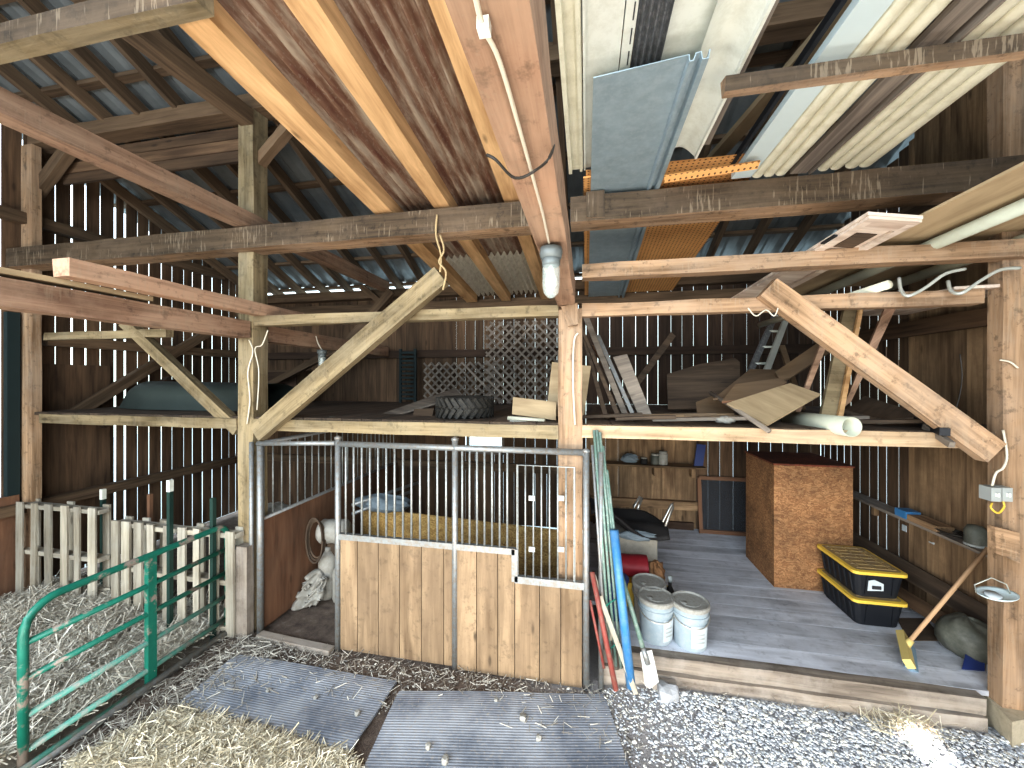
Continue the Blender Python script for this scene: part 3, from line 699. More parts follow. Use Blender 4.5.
for k in range(6):
    x_=xs+.02+(xc-.09-xs-.02)*(k+1)/7; P('bar',MB().tube([(x_,SY,ZL),(x_,SY,1.72)],.0075,6),M['bar'],fr)
for (px_,py_) in ((532,498),(561,498),(532,549),(561,549)):
    p=PY(px_,py_,SY-.01); P('latch_plate',MB().box(p.x-.025,p.x+.025,SY-.02,SY-.008,p.z-.02,p.z+.02),M['bar'],fr)
x_=xa+.03; k=0
while x_<xc-.05:
    w_=random.choice((.17,.19,.18,.2)); x2=min(x_+w_,xc-.03)
    if x_<xb<x2: x2=xb-.02
    if x_<xs<x2: x2=xs
    P('plank',MB().box(x_+.003,x2-.003,SY-.012,SY+.018,.0+.02*(x_<xb),ZM-.02 if x2<=xs+.001 else ZL-.03),M['stall'],sf)
    x_=x2 if abs(x2-(xb-.02))>1e-6 else xb+.02
# left partition of the stall with bars
XP=-3.06
pt=T('stall_partition','reddish boarded stall partition with bars beside the open doorway','partition',(XP,4.4,0))
for (z0,z1) in ((0,.001),):
    pass
y_=3.12
while y_<5.75:
    y2=min(y_+.5,5.8); P('board',MB().box(XP-.02,XP+.02,y_+.002,y2-.002,.02,1.06),M['partition'],pt); y_=y2
P('frame_post',pipe((XP+.02,3.09,0),(XP+.02,3.09,1.82),.03),M['galv'],pt)
P('frame_post',pipe((XP-.06,3.07,0),(XP-.06,3.07,1.82),.02),M['galv'],pt)
P('top_rail',pipe((XP,3.09,1.80),(XP,5.8,1.80),.022),M['galv'],pt)
P('middle_rail',pipe((XP,3.09,1.07),(XP,5.8,1.07),.02),M['galv'],pt)
for k in range(24):
    yy=3.15+k*.11; P('bar',MB().tube([(XP,yy,1.08),(XP,yy,1.79)],.007,6),M['bar'],pt)
S('door_header_pipe',pipe((XP+.02,3.06,1.81),(xa-.03,3.03,1.845),.022),M['galv'],'galvanized pipe over the open doorway of the stall','pipe')
S('door_sill',MB().beam((XP+.06,3.04,.02),(xa-.03,2.98,.02),.07,.05,jit=.003),M['sill'],'dusty wooden sill on the ground across the stall doorway','sill')
S('stall_side_wall',MB().box(-.21,-.17,3.35,5.8,.02,1.15),M['partition'],'dark boarded wall closing the right side of the stall','partition')
S('upright_boarding',MB().box(-.20,-.04,3.29,3.33,.0,1.9),M['stall'],'pale boards nailed behind the middle post inside the bars','board')
S('strand_board',MB().slab([PY(364,507,4.4),PY(562,530,4.2),PY(562,600,4.2),PY(364,535,4.4)],.02),M['osby'],'golden strand board panel leaning on edge inside the stall','board')
# stuff in the stall
def blob(name,c,rx,ry,rz_,mat,label,cat,n=20,amp=.08,parent=None,seed=0,flat=True):
    rnd=random.Random(seed); ph=[rnd.uniform(0,6) for _ in range(6)]
    mb=MB(); c=Vector(c)
    def f(u,v):
        t=2*math.pi*u; p=math.pi*(v-.5); k=1+amp*(math.sin(3*t+ph[0])*math.cos(2*p+ph[1])+.6*math.sin(7*t+5*p+ph[2])+.4*math.sin(11*p+4*t+ph[3]))
        z=math.sin(p)*rz_*k
        return (c.x+math.cos(p)*math.cos(t)*rx*k,c.y+math.cos(p)*math.sin(t)*ry*k,max(z,-rz_*.9) +c.z)
    mb.sheet(f,n*2,n)
    return P(name,mb,M[mat],parent) if parent else S(name,mb,M[mat],label,cat)
p=PZ(325,600,0)
jy=4.0
def jugat(px,pyb,pyt,wpx,label,mat='plasticwhite',name='plastic_jug'):
    b_=PZ(px,pyb,0.0); t_=b_.x*-sn+b_.y*cs; h=(pyb-pyt)/FP*t_; r=wpx/FP*t_/2
    q=T(name,label,'jug',b_)
    P('body',MB().lathe([(r*.9,0),(r,.03),(r,h*.7),(r*.85,h*.82),(r*.4,h*.92)],b_,20),M[mat],q)
    P('cap',MB().lathe([(r*.32,h*.9),(r*.32,h),(0,h)],b_,12),M['lid'],q); return q
jugat(328,596,547,18,'tall dusty white plastic jug standing inside the stall doorway')
jugat(340,600,562,14,'second white jug half hidden behind the stall door edge')
# sprayer tank lying on top
c0=PY(334,531,3.75); q=T('spray_tank','white ribbed tank with hoses on a stand inside the stall','tank',c0-Vector((0,0,.18)))
P('tank',MB().lathe([(.02,-.16),(.1,-.155),(.13,-.12),(.125,-.08),(.13,-.04),(.125,0),(.13,.04),(.125,.08),(.13,.12),(.1,.155),(.02,.16)],c0,24,axis=(1,.2,0)),M['plasticwhite'],q)
for k in range(3):
    P('hose',MB().tube([(c0.x-.12+.10*math.cos(t*.35),c0.y-.12-.02*k,c0.z-.05+(.2+.02*k)*math.sin(t*.35)) for t in range(19)],.011,6),M['darkboard'],q)
P('stand',MB().box(c0.x-.1,c0.x+.22,c0.y+.02,c0.y+.2,0.01,c0.z-.15),M['darkboard'],q)
# crumpled feed sack
b_=PZ(303,610,0.0)
mb=MB()
def sack(u,v):
    x=(u-.5)*.30-.03; z=.02+v*.27; fold=.04*math.sin(u*14+v*5)+.025*math.sin(v*17-u*6)
    sh=.12*v
    return (b_.x+x*(1-.45*v)+sh,b_.y+.22*v*.5+fold,z+.03*math.sin(u*9))
mb.sheet(sack,22,18)
o=S('feed_sack',mb,M['plasticwhite'],'crumpled white feed sack leaning on the reddish partition','sack'); mo=o.modifiers.new('s','SOLIDIFY'); mo.thickness=.05
blob('tarp',PY(385,503,4.3),.36,.16,.10,'tarp','crumpled pale blue tarp heaped behind the stall bars','tarp',amp=.12,seed=3)
S('grey_pipe',pipe(PY(352,505,4.0),PY(420,482,4.9),.02),M['galv'],'grey pipe slanting behind the stall bars near the tarp','pipe')
S('grey_pipe',pipe(PY(352,514,4.0),PY(410,492,4.7),.02),M['galv'],'lower grey pipe slanting behind the stall bars','pipe')
blob('cobwebbed_cloth',PY(275,512,3.5),.16,.12,.09,'plasticwhite','dusty cloth bundle on top of the reddish partition','cloth',amp=.12,seed=5)
# clutter on the doorway post etc.
for (x0,mx) in ((-.0,'galv'),):
    a=PY(601,452,3.02); S('galvanized_post',pipe((a.x,3.02,0),(a.x,3.02,a.z),.02),M['galv'],'galvanized pipe standing just right of the stall front','pipe')
# ------------------------------------------------------------------ rods, shovel, pipes leaning right of the stall
def lean(name,pa,Ya,pb,Yb_,r,mat,label,cat,n=8):
    a=PY(pa[0],pa[1],Ya); b=PY(pb[0],pb[1],Yb_); a.z=max(a.z,r)
    return S(name,MB().tube([a,b],r,n),M[mat],label,cat)
for k,(bx,by,tx,ty,mm) in enumerate([(611,662,594,430,'mint'),(616,666,597,430,'mint'),(621,668,600,432,'mint'),(626,672,603,446,'mint'),(607,662,592,445,'galv'),(630,668,607,470,'mint')]):
    lean('fence_rod',(bx,by),2.98-.02*(k%3),(tx,ty),3.04,.011,mm,'tall %s rod leaning right of the stall, %s from the left'%('grey' if mm=='galv' else 'pale green',['second','third','fourth','fifth','first','sixth'][k]),'rod')
lean('blue_pipe',(631,687),2.86,(614,530),2.96,.033,'blue','bright blue plastic pipe leaning beside the rods and buckets','pipe',14)
lean('red_pipe',(616,690),2.85,(592,572),3.0,.02,'red','red pipe leaning low against the right end of the stall','pipe',10)
lean('red_pipe',(604,668),2.98,(590,600),3.05,.012,'red','thin dark red bar behind the leaning red pipe','bar',8)
S('wooden_lath',MB().beam(PY(636,694,2.82),PY(600,596,2.98),.035,.012,up=(0,1,0)),M['pallet'],'thin weathered wooden slat crossing behind the red pipe','slat')
S('wooden_lath',MB().beam(PY(612,640,2.98),PY(594,575,3.03),.03,.012,up=(0,1,0)),M['pallet'],'short pale slat standing beside the red pipe','slat')
S('rough_stake',MB().tube([PY(616,668,3.04),PY(605,600,3.08),PY(601,510,3.12)],[.028,.024,.02],8),M['greyboard'],'grey rough wooden stake among the leaning rods','stake')
sh=T('spade','dusty spade standing with its blade down beside the blue pipe','spade',PY(652,686,2.9))
P('shaft',MB().tube([PY(645,655,2.93),PY(620,570,3.12)],.018,10),M['mint'],sh)
P('blade',MB().slab([PY(640,652,2.93),PY(652,650,2.93),PY(659,682,2.86),PY(650,689,2.85),PY(645,686,2.86)],.012),M['galv'],sh)
P('socket',MB().tube([PY(648,664,2.91),PY(643,648,2.93)],[.022,.018],8),M['galv'],sh)
for (px_,py_,k) in ((611,603,0),(615,646,1)):
    wire('twine_tie',[PY(px_-5,py_+3,2.95),PY(px_,py_-1,2.93),PY(px_+5,py_-4,2.95)],.005,'gate',['upper','lower'][k]+' green twine tied around the leaning rods','twine')
# cinder stone & dirt
def stone(name,c,r,mat,label,seed,sx=1,sy=1,sz=1):
    rnd=random.Random(seed); import bmesh
    bm=bmesh.new(); bmesh.ops.create_icosphere(bm,subdivisions=2,radius=1)
    mb=MB(); vs=[]
    for v in bm.verts:
        p=v.co; k=1+.22*math.sin(p.x*3+seed)+.15*math.sin(p.y*5+seed*2)+rnd.uniform(-.07,.07)
        q=Vector((max(-.75,min(.75,p.x*k)),max(-.75,min(.75,p.y*k)),max(-.7,min(.7,p.z*k))))
        vs.append(Vector(c)+Vector((q.x*r*sx,q.y*r*sy,q.z*r*sz)))
    mb.add(vs,[[v.index for v in f.verts] for f in bm.faces]); bm.free()
    return S(name,mb,M[mat],label,'stone')
p=PZ(665,689,0.04); stone('broken_block',Vector((p.x,2.97,.10)),.095,'rock','grey broken block on the gravel in front of the platform',4)
S('brick',MB().box(p.x-.1,p.x+.07,3.0,3.055,.03,.145),M['sill'],'pale brick standing behind the broken grey block','brick')

# ------------------------------------------------------------------ platform front sill
xe=2.62
S('sill_beam',MB().box(.12,xe,3.09,3.17,.17,PLZ,jit=.004,seg=10),M['sill'],'upper dusty timber along the front edge of the platform','beam')
S('sill_beam',MB().box(.1,xe-.02,3.06,3.17,.0,.165,jit=.006,seg=10),M['sill'],'lower dusty timber resting on the gravel below the platform','beam')
def hz(x,y):
    a=np.clip((y-2.45)/.6,0,1); b=np.clip((x-.02)/.5,0,1); return .085*a*a*(3-2*a)*b
ST('floor',MB().sheet(lambda u,v:(.0+3.6*u,2.4+.72*v,float(hz(.0+3.6*u,2.4+.72*v))-.008),40,14),M['ground'])
# ------------------------------------------------------------------ crate
c0=PZ(774,587,PLZ); cxr=PY(853,560,c0.y).x; zt=PY(774,465,c0.y).z
cr=T('strand_board_crate','tall strand board crate with a reddish top on the platform','crate',(c0.x+.3,c0.y+.3,PLZ))
yb_=c0.y+.70
P('front_panel',MB().box(c0.x,cxr,c0.y,c0.y+.02,PLZ,zt),M['osb'],cr); P('side_panel',MB().box(c0.x,c0.x+.02,c0.y+.02,yb_,PLZ,zt),M['osb'],cr)
P('side_panel',MB().box(cxr-.02,cxr,c0.y+.02,yb_,PLZ,zt),M['osb'],cr); P('back_panel',MB().box(c0.x+.02,cxr-.02,yb_-.02,yb_,PLZ,zt),M['osb'],cr)
P('top_panel',MB().box(c0.x-.01,cxr+.01,c0.y-.01,yb_+.01,zt,zt+.018),M['osbtop'],cr)
# ------------------------------------------------------------------ storage totes
def tote(x0,x1,y0,y1,z0,h,label):
    t=T('storage_tote',label,'storage box',((x0+x1)/2,(y0+y1)/2,z0),'black totes with yellow lids')
    mb=MB(); ins=.045; n=[]
    def ring(k,z,e):
        # rounded rect
        pts=[]; rr=.04
        for (cx,cy,a0) in ((x1-e-rr,y1-e-rr,0),(x0+e+rr,y1-e-rr,90),(x0+e+rr,y0+e+rr,180),(x1-e-rr,y0+e+rr,270)):
            for s_ in range(4): a=R(a0+s_*30); pts.append((cx+rr*math.cos(a),cy+rr*math.sin(a),z))
        return pts
    rings=[ring(0,z0,ins),ring(0,z0+.01,ins-.006),ring(0,z0+h*.55,.022),ring(0,z0+h*.85,.012),ring(0,z0+h-.03,.012)]
    vs=[p for r_ in rings for p in r_]; m_=16; fs=[]
    for i in range(len(rings)-1):
        for k in range(m_): fs.append((i*m_+k,i*m_+(k+1)%m_,(i+1)*m_+(k+1)%m_,(i+1)*m_+k))
    fs.append(tuple(range(m_-1,-1,-1))); fs.append(tuple((len(rings)-1)*m_+k for k in range(m_)))
    mb.add(vs,fs); tb=P('tub',mb,M['black'],t)
    for k in range(6):
        yy=y0+.08+k*(y1-y0-.16)/5; P('rib',MB().beam((x0+.035,yy,z0+.03),(x0+.012,yy,z0+h-.05),.02,.012,up=(0,1,0)),M['black'],tb)
    for k in range(2):
        xx=x0+.1+k*(x1-x0-.2); P('rib',MB().beam((xx,y0+.035,z0+.03),(xx,y0+.012,z0+h-.05),.02,.012,up=(1,0,0)),M['black'],tb)
    mb=MB(); r1=ring(0,z0+h-.03,-.008); r2=ring(0,z0+h-.005,-.008); r3=ring(0,z0+h,.02); vs=r1+r2+r3
    fs=[(i*m_+k,i*m_+(k+1)%m_,(i+1)*m_+(k+1)%m_,(i+1)*m_+k) for i in range(2) for k in range(m_)]+[tuple(range(m_-1,-1,-1)),tuple(2*m_+k for k in range(m_))]
    mb.add(vs,fs,[0]*(len(fs)-1)+[1]); ld=P('lid',mb,[M['yellow'],M['yellowdusty']],t,'yellow rimmed dusty lid')
    mb=MB()
    for k in range(7): yy=y0+.06+k*(y1-y0-.12)/6; mb.box(x0+.05,x1-.05,yy-.004,yy+.004,z0+h,z0+h+.006)
    for k in range(3): xx=x0+.08+k*(x1-x0-.16)/2; mb.box(xx-.004,xx+.004,y0+.05,y1-.05,z0+h,z0+h+.006)
    P('lid_ribs',mb,M['yellowdusty'],ld)
    return t
tx0=PZ(855,625,PLZ).x-.02; tx1=PZ(905,625,PLZ).x-.05; ty0=PZ(858,627,PLZ).y; ty1=c0.y-.02
t1=tote(tx0,tx1,ty0,ty1,PLZ,.24,'black tote with yellow rim, the lower of the two stacked on the platform')
t2=tote(tx0,tx1,ty0,ty1,PLZ+.247,.24,'black tote with dusty yellow lid on top of the stack by the crate')
a=PY(871,575,ty0-.002); 
mb=MB(); e=PLZ+.247+.07; f_=e+.10; xA=PY(868,575,ty0).x; xB=PY(884,575,ty0).x
mb.slab([(xA,ty0+.008,e),(xB,ty0+.008,e+.01),(xB,ty0+.006,f_-.03),(xA+.05,ty0+.004,f_),(xA+.005,ty0+.004,f_-.01)],.004)
P('torn_sticker',mb,M['label'],t2,'torn white sticker'); P('sticker_print',MB().box(xA+.03,xB-.02,ty0-.002,ty0+.001,e+.02,e+.05),M['darkink'],t2)

# ------------------------------------------------------------------ buckets
def bucket(px,py,label,mat='bucket',lab=None):
    b_=PZ(px,py,PLZ); r0=.122; r1=.138; h=.345
    t=T('lidded_bucket',label,'bucket',b_,'lidded plastic buckets')
    P('pail',MB().lathe([(r0-.01,0),(r0,.01),(r1-.006,h*.74),(r1+.004,h*.75),(r1+.004,h*.79),(r1-.004,h*.8),(r1-.002,h-.02)],b_,48,smooth=False),M[mat],t)
    l=P('lid',MB().lathe([(r1+.004,h-.035),(r1+.008,h-.03),(r1+.008,h-.002),(r1-.002,h+.004),(r1-.012,h-.010),(.08,h-.010),(.078,h-.006),(0,h-.006)],b_,48,smooth=False),M['lid'],t)
    P('pour_cap',MB().lathe([(.022,0),(.022,.008),(0,.008)],b_+Vector((-.05,-.03,h-.01)),12),M['lid'],l)
    ts=[k/12*math.pi for k in range(13)]
    P('bail_handle',MB().tube([b_+Vector(((r1+.006)*math.cos(tt),-(r1+.01)*math.sin(tt)*.98,h*.78-.07*math.sin(tt))) for tt in ts],.004,6),M['chrome'],t)
    if lab:
        mb=MB(); a0,a1=lab
        def f(u,v):
            an=R(a0+(a1-a0)*u); rr=r0+(r1-r0)*(.15+.5*v)+.0045
            return (b_.x+rr*math.cos(an),b_.y+rr*math.sin(an),b_.z+h*(.12+.5*v))
        mb.sheet(f,8,1); lb=P('paper_label',mb,M['label'],t,'faded white paper label')
        mb=MB()
        for q in range(3):
            def f2(u,v,q=q):
                an=R(a0+(a1-a0)*(.15+.6*u)); rr=r0+(r1-r0)*.45+.007
                return (b_.x+rr*math.cos(an),b_.y+rr*math.sin(an),b_.z+h*(.24+.09*q+.03*v))
            mb.sheet(f2,6,1)
        P('label_print',mb,M['grey'],lb)
    return t
bucket(656,637,'grey lidded bucket on platform edge, nearest the blue pipe',lab=(-75,-25))
bucket(690,643,'grey lidded bucket at the right of the group of three',lab=(-100,-40))
bucket(649,620,'dusty lidded bucket behind the other two on the platform',mat='greybox')
b_=PZ(670,612,PLZ); q=T('paint_sprayer_bottle','small dark bottle standing between the buckets','bottle',b_)
P('body',MB().lathe([(.03,0),(.035,.02),(.035,.2),(.015,.24),(.015,.28)],b_,14),M['blackcloth'],q); P('cap',MB().lathe([(.02,.28),(.022,.30),(.022,.33),(0,.335)],b_,12),M['grey'],q)
# things behind the buckets
yb2=PZ(640,604,PLZ).y
S('yellow_lid_tray',MB().box(.2,.74,3.72,4.02,PLZ,.50),M['yellow'],'yellow tray on the platform under the red bundle','tray')
mb=MB()
def rc(u,v):
    t=2*math.pi*u; return (.2+.38*v+0.0,3.87+.12*math.cos(t)*(1+.05*math.sin(5*t)),.60+.10*math.sin(t)*(1+.04*math.sin(9*v)))
mb.sheet(rc,20,6); o=S('red_bundle',mb,M['redcloth'],'dark red rolled vinyl bundle behind the buckets','bundle')
blob('rag_pile',(.66,3.82,.58),.075,.12,.09,'rag','mottled brown rags stuffed at the end of the red bundle','rag',amp=.16,seed=9)
S('storage_carton',MB().box(.15,.72,4.12,4.5,PLZ,.80),M['greybox'],'dusty grey carton with flat top behind the red bundle','carton')
mb=MB()
def bc(u,v):
    x=.05+.78*u; y=4.05+.5*v; z=.84+.18*(1-u)**1.3+.05*math.sin(7*u+3*v)+.03*math.sin(13*v+5*u)-.10*max(0,u-.8)*5*.3
    return (x,y,z)
mb.sheet(bc,24,12); o=S('black_cloth',mb,M['blackcloth'],'black cloth draped over the dusty grey carton','cloth'); mo=o.modifiers.new('s','SOLIDIFY'); mo.thickness=.02
blob('silver_bag',(.52,4.10,.80),.2,.06,.045,'tarp','crumpled silver plastic poking out below the black cloth','bag',amp=.15,seed=12)
wire('folded_trolley',[PZ(652,560,PLZ+.02),PY(657,533,4.6),PY(671,505,4.75),PY(673,503,4.75),PY(673,507,4.75),PY(661,537,4.6)],.014,'chrome','bent aluminium tube handle sticking up behind the carton, right one','handle',smoothit=False,n=8)
wire('folded_trolley',[PZ(630,560,PLZ+.02),PY(633,512,4.7),PY(634,506,4.7),PY(640,497,4.8),PY(642,498,4.8),PY(637,511,4.7)],.016,'chrome','short aluminium tube handle with black grip behind the black cloth','handle',smoothit=False,n=8)
b_=PZ(625,628,PLZ); 
q=T('navy_bucket','dark blue bucket behind the leaning blue pipe','bucket',(.25,3.55,PLZ)); P('pail',MB().lathe([(.09,0),(.12,.3),(.12,.34)],(.25,3.55,PLZ),20),M['navy'],q); P('rim',MB().lathe([(.122,.33),(.13,.335),(.13,.35),(.12,.355)],(.25,3.55,PLZ),20),M['navy'],q)
# ------------------------------------------------------------------ back wall shelf and its jars
zs=PY(650,466,5.7).z
shf=T('back_shelf','long narrow shelf on the back wall above the platform','shelf',(.9,5.75,zs-.1))
P('shelf_board',MB().box(.06,1.62,5.6,YB-.01,zs,zs+.025,jit=.002),M['walllight'],shf)
for x_ in (.25,.95,1.45): P('bracket',MB().box(x_,x_+.04,5.7,YB-.01,zs-.14,zs),M['walllight'],shf)
def can(px,r,h,mat,label,name='jar',lid='lid'):
    x_=PY(px,463,5.72).x; q=T(name,label,'jar',(x_,5.72,zs+.025)); P('body',MB().lathe([(r*.95,0),(r,.01),(r,h*.8),(r*.8,h*.86)],(x_,5.72,zs+.025),16),M[mat],q)
    P('lid',MB().lathe([(r*.85,h*.84),(r*.85,h),(0,h)],(x_,5.72,zs+.025),16),M[lid],q); return q
can(663,.065,.19,'plasticwhite','white plastic jar at the right of the shelf group')
can(655,.06,.15,'bag','grey green jar standing just left of the white jar')
can(644,.05,.09,'blackcloth','squat black tin in the middle of the back shelf',name='tin')
blob('wire_bundle',(PY(630,460,5.72).x,5.72,zs+.09),.11,.06,.06,'tarp','grey tangled bundle on the left of the back shelf','bundle',amp=.2,seed=21)
o=S('spray_box',MB().slab([PY(694,466,5.68),PY(703,466,5.68),PY(706,445,5.74),PY(697,444,5.74)],.03),M['navy'],'dark blue box leaning on the back wall shelf','box')
# framed screen against the back wall
fs_=T('framed_screen','framed dark screen panel leaning on the back wall by the crate','screen',PY(724,538,5.7))
ya=5.70; a=PY(701,537,ya); b_=PY(701,478,ya+.08); c_=PY(747,478,ya+.08)
fz0,fz1,fx0,fx1=a.z,b_.z,a.x,c_.x+.05; fz0=max(fz0,PLZ)
for (p0,p1) in (((fx0,ya,fz0),(fx0,ya+.1,fz1)),((fx1,ya,fz0),(fx1,ya+.1,fz1))): P('stile',MB().beam(p0,p1,.05,.03,up=(0,1,0)),M['partition'],fs_)
P('top_bar',MB().beam((fx0,ya+.1,fz1),(fx1,ya+.1,fz1),.03,.05),M['partition'],fs_); P('bottom_bar',MB().beam((fx0,ya,fz0+.03),(fx1,ya,fz0+.03),.03,.05),M['partition'],fs_)
P('mesh_panel',MB().slab([(fx0,ya+.01,fz0),(fx1,ya+.01,fz0),(fx1,ya+.1,fz1),(fx0,ya+.1,fz1)],.003),M['screen'],fs_)
S('baseboard_1',MB().box(.1,1.5,YB-.07,YB-.02,PLZ,PLZ+.1),M['wallred'],'dark low board at the foot of the back wall','board').name='footboard'
# ------------------------------------------------------------------ right wall shelf
zr=1.10
rs=T('wall_shelf','rough narrow shelf along the right wall above the broom','shelf',(XR-.1,4.2,zr-.1))
P('shelf_board',MB().box(XR-.17,XR-.005,3.25,5.6,zr-.025,zr,jit=.004),M['greyboard'],rs)
for yy in (3.4,4.1,4.8,5.4): P('cleat',MB().box(XR-.05,XR-.005,yy,yy+.04,zr-.16,zr-.025),M['walllight'],rs)
def onsh(px,X=XR-.09): return PX(px,525,X).y
y_=onsh(928); S('magazine_stack',MB().box(XR-.165,XR-.03,y_-.18,y_+.12,zr,zr+.05,jit=.003),M['walllight'],'dusty stack of papers on the right wall shelf','papers')
S('blue_package',MB().box(XR-.17,XR-.05,y_+.13,y_+.26,zr,zr+.07),M['blue'],'small blue package at the end of the papers on the wall shelf','package')
y_=onsh(950); mb=MB()
for k in range(3): mb.tube([(XR-.09+(.05+.012*k)*math.cos(t*.4),y_+(.09+.02*k)*math.sin(t*.4),zr+.012+.008*k) for t in range(17)],.006,6)
S('wire_coil',mb,M['blackwire'],'coil of dark wire lying on the right wall shelf','coil')
y_=onsh(977); q=T('glass_jar','cloudy glass jar upside down on the right wall shelf','jar',(XR-.1,y_,zr)); P('body',MB().lathe([(.06,0),(.062,.02),(.062,.12),(.045,.155),(0,.165)],(XR-.1,y_,zr),20),M['bag'],q)
P('rim',MB().lathe([(.064,0),(.066,.008),(.064,.018)],(XR-.1,y_,zr),20),M['grey'],q)
for (px_,py_,k) in ((903,528,0),(930,540,1)):
    p=PX(px_,py_,XR-.02); S('paper_tag',MB().box(XR-.012,XR-.004,p.y-.025,p.y+.025,p.z-.03,p.z+.03),M['label'],['small white paper tag pinned under the wall shelf, further one','small white paper tag pinned under the wall shelf, nearer one'][k],'tag')
# ------------------------------------------------------------------ broom
h0=PZ(912,672,PLZ); h1=Vector((h0.x+.06,h0.y+.27,PLZ))
bz=PLZ+.10
t=T('push_broom','push broom with yellow block leaning on the right wall shelf','broom',(h0+h1)/2)
A_=PZ(909,664,PLZ+.075); B_=PZ(902,634,PLZ+.11); h0=PZ(914,672,PLZ); h1=PZ(911,648,PLZ)
P('block',MB().beam(A_,B_,.05,.065,up=(-.6,0,1)),M['dirtyfoam'],t,'yellow brush block')
P('bristles',MB().slab([A_+Vector((.0,0,-.01)),B_+Vector((.0,0,-.01)),h1+Vector((.03,0,.0)),h0+Vector((.03,0,.0))],.035),M['bristle'],t,'blue grey bristles')
hm=(A_*.45+B_*.55)
P('handle',MB().tube([hm,PX(988,548,XR-.16)],.014,12),M['handle'],t,'long wooden handle')
P('socket',MB().tube([hm-Vector((0,0,.01)),hm+(PX(988,548,XR-.16)-hm).normalized()*.07],.022,10),M['dirtyfoam'],t)
# hanging clamp lamp / feed lid
c_=PY(997,596,3.0); t=T('hanging_scoop','shallow metal lid with wire handle hanging from the far right post','lid',c_)
P('dish',MB().lathe([(0,0),(.075,.0),(.09,.012),(.092,.02),(.083,.012),(0,.008)],c_,24,axis=(-.12,-.1,1),sx=1.1,sy=.8),M['bluewhite'],t)
P('wire_handle',MB().tube([c_+Vector((-.11,0,.01)),c_+Vector((-.12,-.0,.06)),c_+Vector((-.03,0,.115)),c_+Vector((.05,0,.08)),c_+Vector((.07,0,.02))],.004,6),M['conduit'],t)
P('sticker',MB().lathe([(0,.021),(.04,.021),(.04,.024),(0,.024)],c_+Vector((-.04,-.02,-.004)),10,axis=(-.15,-.25,1)),M['label'],t)
# dark tub/bag and board near post foot
blob('feed_tub',PZ(973,662,PLZ)+Vector((.05,.1,.12)),.17,.17,.16,'bag','dark crumpled rubber tub at the foot of the far right post','tub',amp=.05,seed=33)
S('navy_cloth',MB().slab([PZ(962,670,PLZ)+Vector((0,0,.01)),PZ(985,672,PLZ)+Vector((0,0,.01)),PZ(984,655,PLZ)+Vector((0,0,.12)),PZ(970,652,PLZ)+Vector((0,0,.12))],.01),M['navy'],'dark blue rag hanging off the rubber tub','rag')
S('leaning_board',MB().beam((XR-.1,5.3,PLZ+.3),(XR-.06,3.35,PLZ+.28),.03,.16,up=(.35,0,1),jit=.003),M['darkboard'],'dark board lying along the foot of the right wall','board')
S('leaning_board',MB().beam((XR-.25,4.9,PLZ+.1),(XR-.16,3.4,PLZ+.12),.025,.12,up=(.6,0,1),jit=.003),M['wall'],'brown board propped behind the broom beside the wall foot','board')
p=PZ(918,614,PLZ); S('grey_mat_piece',MB().slab([PZ(897,618,PLZ+.01),PZ(925,618,PLZ+.01),PZ(945,640,PLZ+.01),PZ(908,640,PLZ+.01)],.008),M['darkboard'],'dark flat scrap of wood on the platform behind the broom','board')

# ------------------------------------------------------------------ loft clutter, right bay
def flat(name,corn,th,mat,label,cat='board',edge=None):
    Q=[PY(*c) for c in corn]; nn=(Q[1]-Q[0]).cross(Q[2]-Q[0]).normalized(); E=Vector((0,0,EYE))
    for k in range(3,len(Q)):
        d=ray(corn[k][0],corn[k][1]); den=d.dot(nn)
        if abs(den)>1e-3:
            q=E+d*((Q[0]-E).dot(nn)/den)
            if abs(q.y-Q[k].y)<.6: Q[k]=q
    mb=MB().slab(Q,th,0,None,1 if edge else None); return S(name,mb,[M[mat],M[edge or mat]],label,cat)
for k,(b0,b1,t0,t1,mm) in enumerate([(624,630,583,589,'greyboard'),(617,622,581,584,'darkboard'),(604,609,583,586,'darkboard'),(633,637,596,600,'galv'),(628,631,592,595,'partition')]):
    S('leaning_plank',MB().slab([PY(b0,419,3.5),PY(b1,419,3.5),PY(t1,[317,330,340,335,345][k],3.85),PY(t0,[317,330,340,335,345][k],3.85)],.02),M[mm],['grey tall plank leaning beside the middle post on the loft','dark thin plank behind the tall grey one at the middle post','dark thin plank closest to the middle post on the loft','greyish metal strip leaning between the loft planks','reddish thin plank leaning among the loft planks'][k],'plank')
flat('leaning_plank',[(640,418,3.5),(652,415,3.5),(627,354,3.75),(613,357,3.75)],.03,'greyboard','wide grey nailed plank leaning at the right of the loft bundle','plank')
flat('leaning_plank',[(618,404,4.8),(624,406,4.8),(676,336,5.0),(671,332,5.0)],.03,'darkboard','short dark plank leaning against the back wall of the right loft','plank')
flat('tabletop',[(668,409,4.4),(740,408,4.4),(740,362,4.7),(735,358,4.72),(700,364,4.72),(667,374,4.7)],.03,'darkboard','dark brown tabletop standing on edge on the loft','board')
flat('cardboard_piece',[(698,420,3.6),(732,420,3.7),(735,404,4.0),(712,396,4.0),(696,402,3.9)],.01,'ply','dull brown cardboard lying behind the loft beam','cardboard')
flat('plywood_sheet',[(713,399,3.55),(770,390,3.7),(800,370,4.3),(750,369,4.4)],.012,'ply','dull brown plywood sheet lying at a tilt on the loft heap','board')
flat('plywood_sheet',[(722,401,3.42),(765,399,3.45),(787,382,3.8),(780,378,3.9),(735,384,3.9)],.022,'ply','thick brown panel with a small sticker on top of the heap','board',edge='partition')
flat('plywood_sheet',[(727,403,3.4),(767,425,3.12),(821,394,3.45),(790,383,3.8)],.015,'plypale','pale plywood sheet with bright edge sloping over the loft beam','board')
